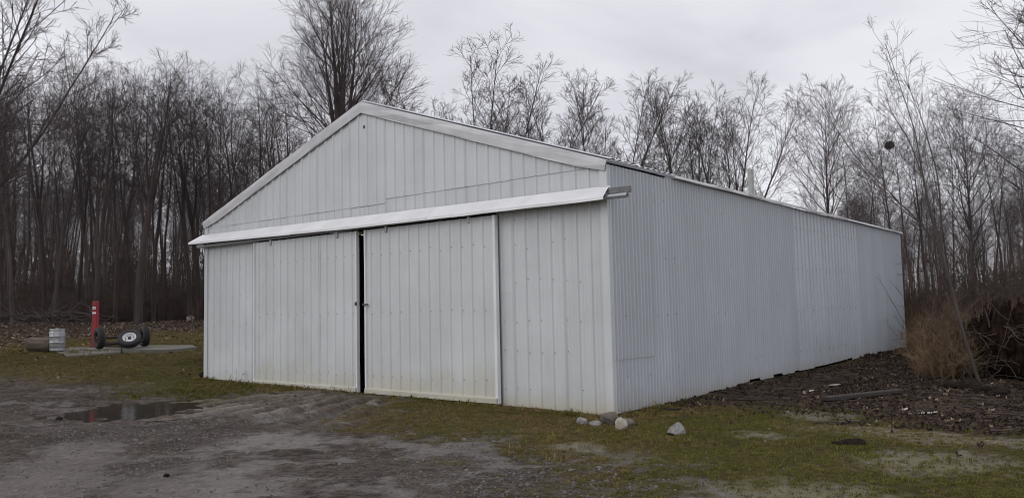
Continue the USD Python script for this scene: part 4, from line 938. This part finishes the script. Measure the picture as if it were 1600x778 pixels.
# ------------------------------------------------------------------ ground litter: grass, leaves, twigs, stones
def tuft(seed, n, h, w, flop):
    rng = np.random.default_rng(seed); V, F_ = [], []
    for _ in range(n):
        a = rng.uniform(0, 6.28); b = np.array([rng.normal(0, .022), rng.normal(0, .022), -.004]); d = np.array([math.cos(a), math.sin(a), 0]); s = np.array([-d[1], d[0], 0]) * w * rng.uniform(.6, 1.2); l = h * rng.uniform(.5, 1.2); fl = flop * rng.uniform(.4, 1.4)
        p0, p1, p2 = b, b + d * l * .25 * fl + [0, 0, l * .62], b + d * l * .85 * fl + [0, 0, l * (1 - .35 * fl)]
        k = len(V); V += [p0 - s, p0 + s, p1 - s * .8, p1 + s * .8, p2]; F_ += [(k, k + 1, k + 3), (k, k + 3, k + 2), (k + 2, k + 3, k + 4)]
    return trimesh.Trimesh(np.array(V), np.array(F_), process=False)
def field(rng, n, x0, x1, y0, y1):
    return rng.uniform(x0, x1, n), rng.uniform(y0, y1, n)
def outside_barn(x, y): return ~((x > -11.25) & (x < .05) & (y > -.12) & (y < 18.2))
rg = np.random.default_rng(40)
X, Y = [], []
for n, b in [(105000, (-10, 7.5, -7.6, 3)), (52000, (-34, -9.5, -7, 16))]:
    x, y_ = field(rg, n, *b); g, li, we, dr = covers(x, y_); ok = (rg.random(n) < g * .9) & outside_barn(x, y_) & (sd(PUD, x, y_) < -.1) ; X.append(x[ok]); Y.append(y_[ok])
X, Y = np.concatenate(X), np.concatenate(Y); n = len(X); dist_ = np.hypot(X - CAM[0], Y - CAM[1])
s = rg.uniform(.45, .95, n) * np.where(dist_ > 16, 1.5, 1.0) * (.55 + 1.0 * n2(X, Y, 3.2, 61)) * np.where(rg.random(n) < .03, 1.9, 1.0) * np.where((np.abs(X - .18) < .15) & (Y > -.2) & (Y < 3) | (np.abs(Y + .22) < .12) & (X < 0) & (X > -11.2), 1.8, 1.0)
green = .6 * n2(X, Y, .55, 15) + .5 * n2(X, Y, 2.2, 16) - .05 + rg.normal(0, .09, n) + .14 * smoothstep(.5, 2.5, X) - .05 * smoothstep(-10, -16, X)
ids = np.where(green > .56, 0, np.where(green > .46, 1, 2)) + 3 * rg.integers(0, 2, n)
tag(instancer('grass', '', [tuft(1, 13, .042, .0030, .9), tuft(2, 13, .042, .0028, 1.0), tuft(3, 11, .045, .0026, 1.2), tuft(4, 11, .034, .0032, 1.1), tuft(5, 11, .036, .003, 1.1), tuft(6, 9, .05, .0026, 1.3)],
              [M['grass_green'], M['grass_olive'], M['grass_dead']] * 2, np.c_[X, Y, ground_z(X, Y) - .004], spin(n, rg, .15), np.stack([s, s, s], -1), ids), 'short mossy olive grass growing patchily over the yard', 'grass', kind='stuff')
print('grass', n)
def leaf(seed, l=.060):
    rng = np.random.default_rng(seed); P = []
    xs = np.linspace(-1, 1, 5)
    for i, x in enumerate(xs):
        w = (1 - x * x) * .42 + .04
        for t in (-1, 0, 1): P.append((x * l * .5, t * w * l * .6, .012 * rng.uniform(-.5, 1.6) * (1 + abs(x)) + (.010 if t else 0)))
    F_ = []
    for i in range(4):
        for j in range(2): a = i * 3 + j; F_ += [(a, a + 3, a + 4), (a, a + 4, a + 1)]
    return trimesh.Trimesh(np.array(P), np.array(F_), process=False)
X, Y = [], []
for n, b in [(26000, (-.1, 8, .5, 20)), (42000, (-48, -11, -8, 24)), (2500, (-10, 6, -7, 2))]:
    x, y_ = field(rg, n, *b); g, li, we, dr = covers(x, y_); ok = (rg.random(n) < np.maximum(li * np.clip(.9 * smoothstep(.38, .62, n2(x, y_, 1.0, 51)) + .12, .1, 1), .02 + .10 * (x < -12)) * (1 - .95 * dr)) & outside_barn(x, y_) & (sd(PUD, x, y_) < -.2); X.append(x[ok]); Y.append(y_[ok])
X, Y = np.concatenate(X), np.concatenate(Y); n = len(X); far = np.hypot(X - CAM[0], Y - CAM[1]) > 24
ids = np.where(rg.random(n) < np.where(X < -11, .34, .04), 2, rg.integers(0, 2, n)) ; ids = np.where((ids == 0) & (X > -1) & (rg.random(n) < .35), 1, ids)
s = rg.uniform(.6, 1.3, n) * np.where(far, 1.5, 1.0)
tag(instancer('fallen_leaves', '', [leaf(1), leaf(2), leaf(3)], [M['leaf_brown'], M['leaf_dark'], M['leaf_pale']], np.c_[X, Y, ground_z(X, Y) + .006], spin(n, rg, .35), np.stack([s, s, s], -1), ids), 'brown and pale fallen leaves strewn on the ground', 'leaves', kind='stuff')
print('leaves', n)
def stick(seed, l):
    rng = np.random.default_rng(seed); Q, S, E = grow(rng, (-l / 2, 0, .012), (1, 0, 0), l, .009, .004, 5, .12, 0); Q[:, 2] = .012 + np.abs(rng.normal(0, .012, 6)); o = [(Q, S, 4)]
    for k in range(2): j = rng.integers(1, 5); R_, S_, _e = grow(rng, Q[j], (1, rng.choice([-1, 1]) * .8, .15), l * .3, .005, .003, 3, .1, 0); o.append((R_, S_, 3))
    return tubes(o)
x, y_ = field(rg, 1500, -.1, 7.5, .6, 14); g, li, we, dr = covers(x, y_); ok = (rg.random(1500) < li * .35) & outside_barn(x, y_); x1, y1 = x[ok], y_[ok]
x, y_ = field(rg, 1500, -46, -14, -6, 22); g, li, we, dr = covers(x, y_); ok = (rg.random(1500) < li + .03); x1, y1 = np.r_[x1, x[ok]], np.r_[y1, y_[ok]]; n = len(x1)
s = rg.uniform(.5, 1.8, n)
tag(instancer('twigs', '', [stick(1, .35), stick(2, .5), stick(3, .28)], [M['twig'], M['brush'], M['brush']], np.c_[x1, y1, ground_z(x1, y1)], spin(n, rg, .08), np.stack([s, s, s], -1), rg.integers(0, 3, n)), 'fallen twigs scattered through the leaf litter', 'twigs', kind='stuff')
x, y_ = field(rg, 60000, -9, 6, -8, .5); g, li, we, dr = covers(x, y_); ok = (rg.random(60000) < dr * (.85 - .65 * we) * smoothstep(.36, .6, n2(x, y_, .9, 44)) + .02) & outside_barn(x, y_) & (sd(PUD, x, y_) < -.3); X, Y = x[ok], y_[ok]; n = len(X)
s = np.exp(rg.normal(-4.8, .45, n))
tag(instancer('gravel', '', [lump(np.random.default_rng(k), (1, .8, .7), 1, .3, 1, k) for k in range(3)], [M['gravel_stone']] * 3, np.c_[X, Y, ground_z(X, Y) - s * .5], spin(n, rg, .5), np.stack([s, s, s], -1), rg.integers(0, 3, n)), 'loose grey gravel stones strewn over the driveway', 'gravel', kind='stuff')
print('gravel', n)
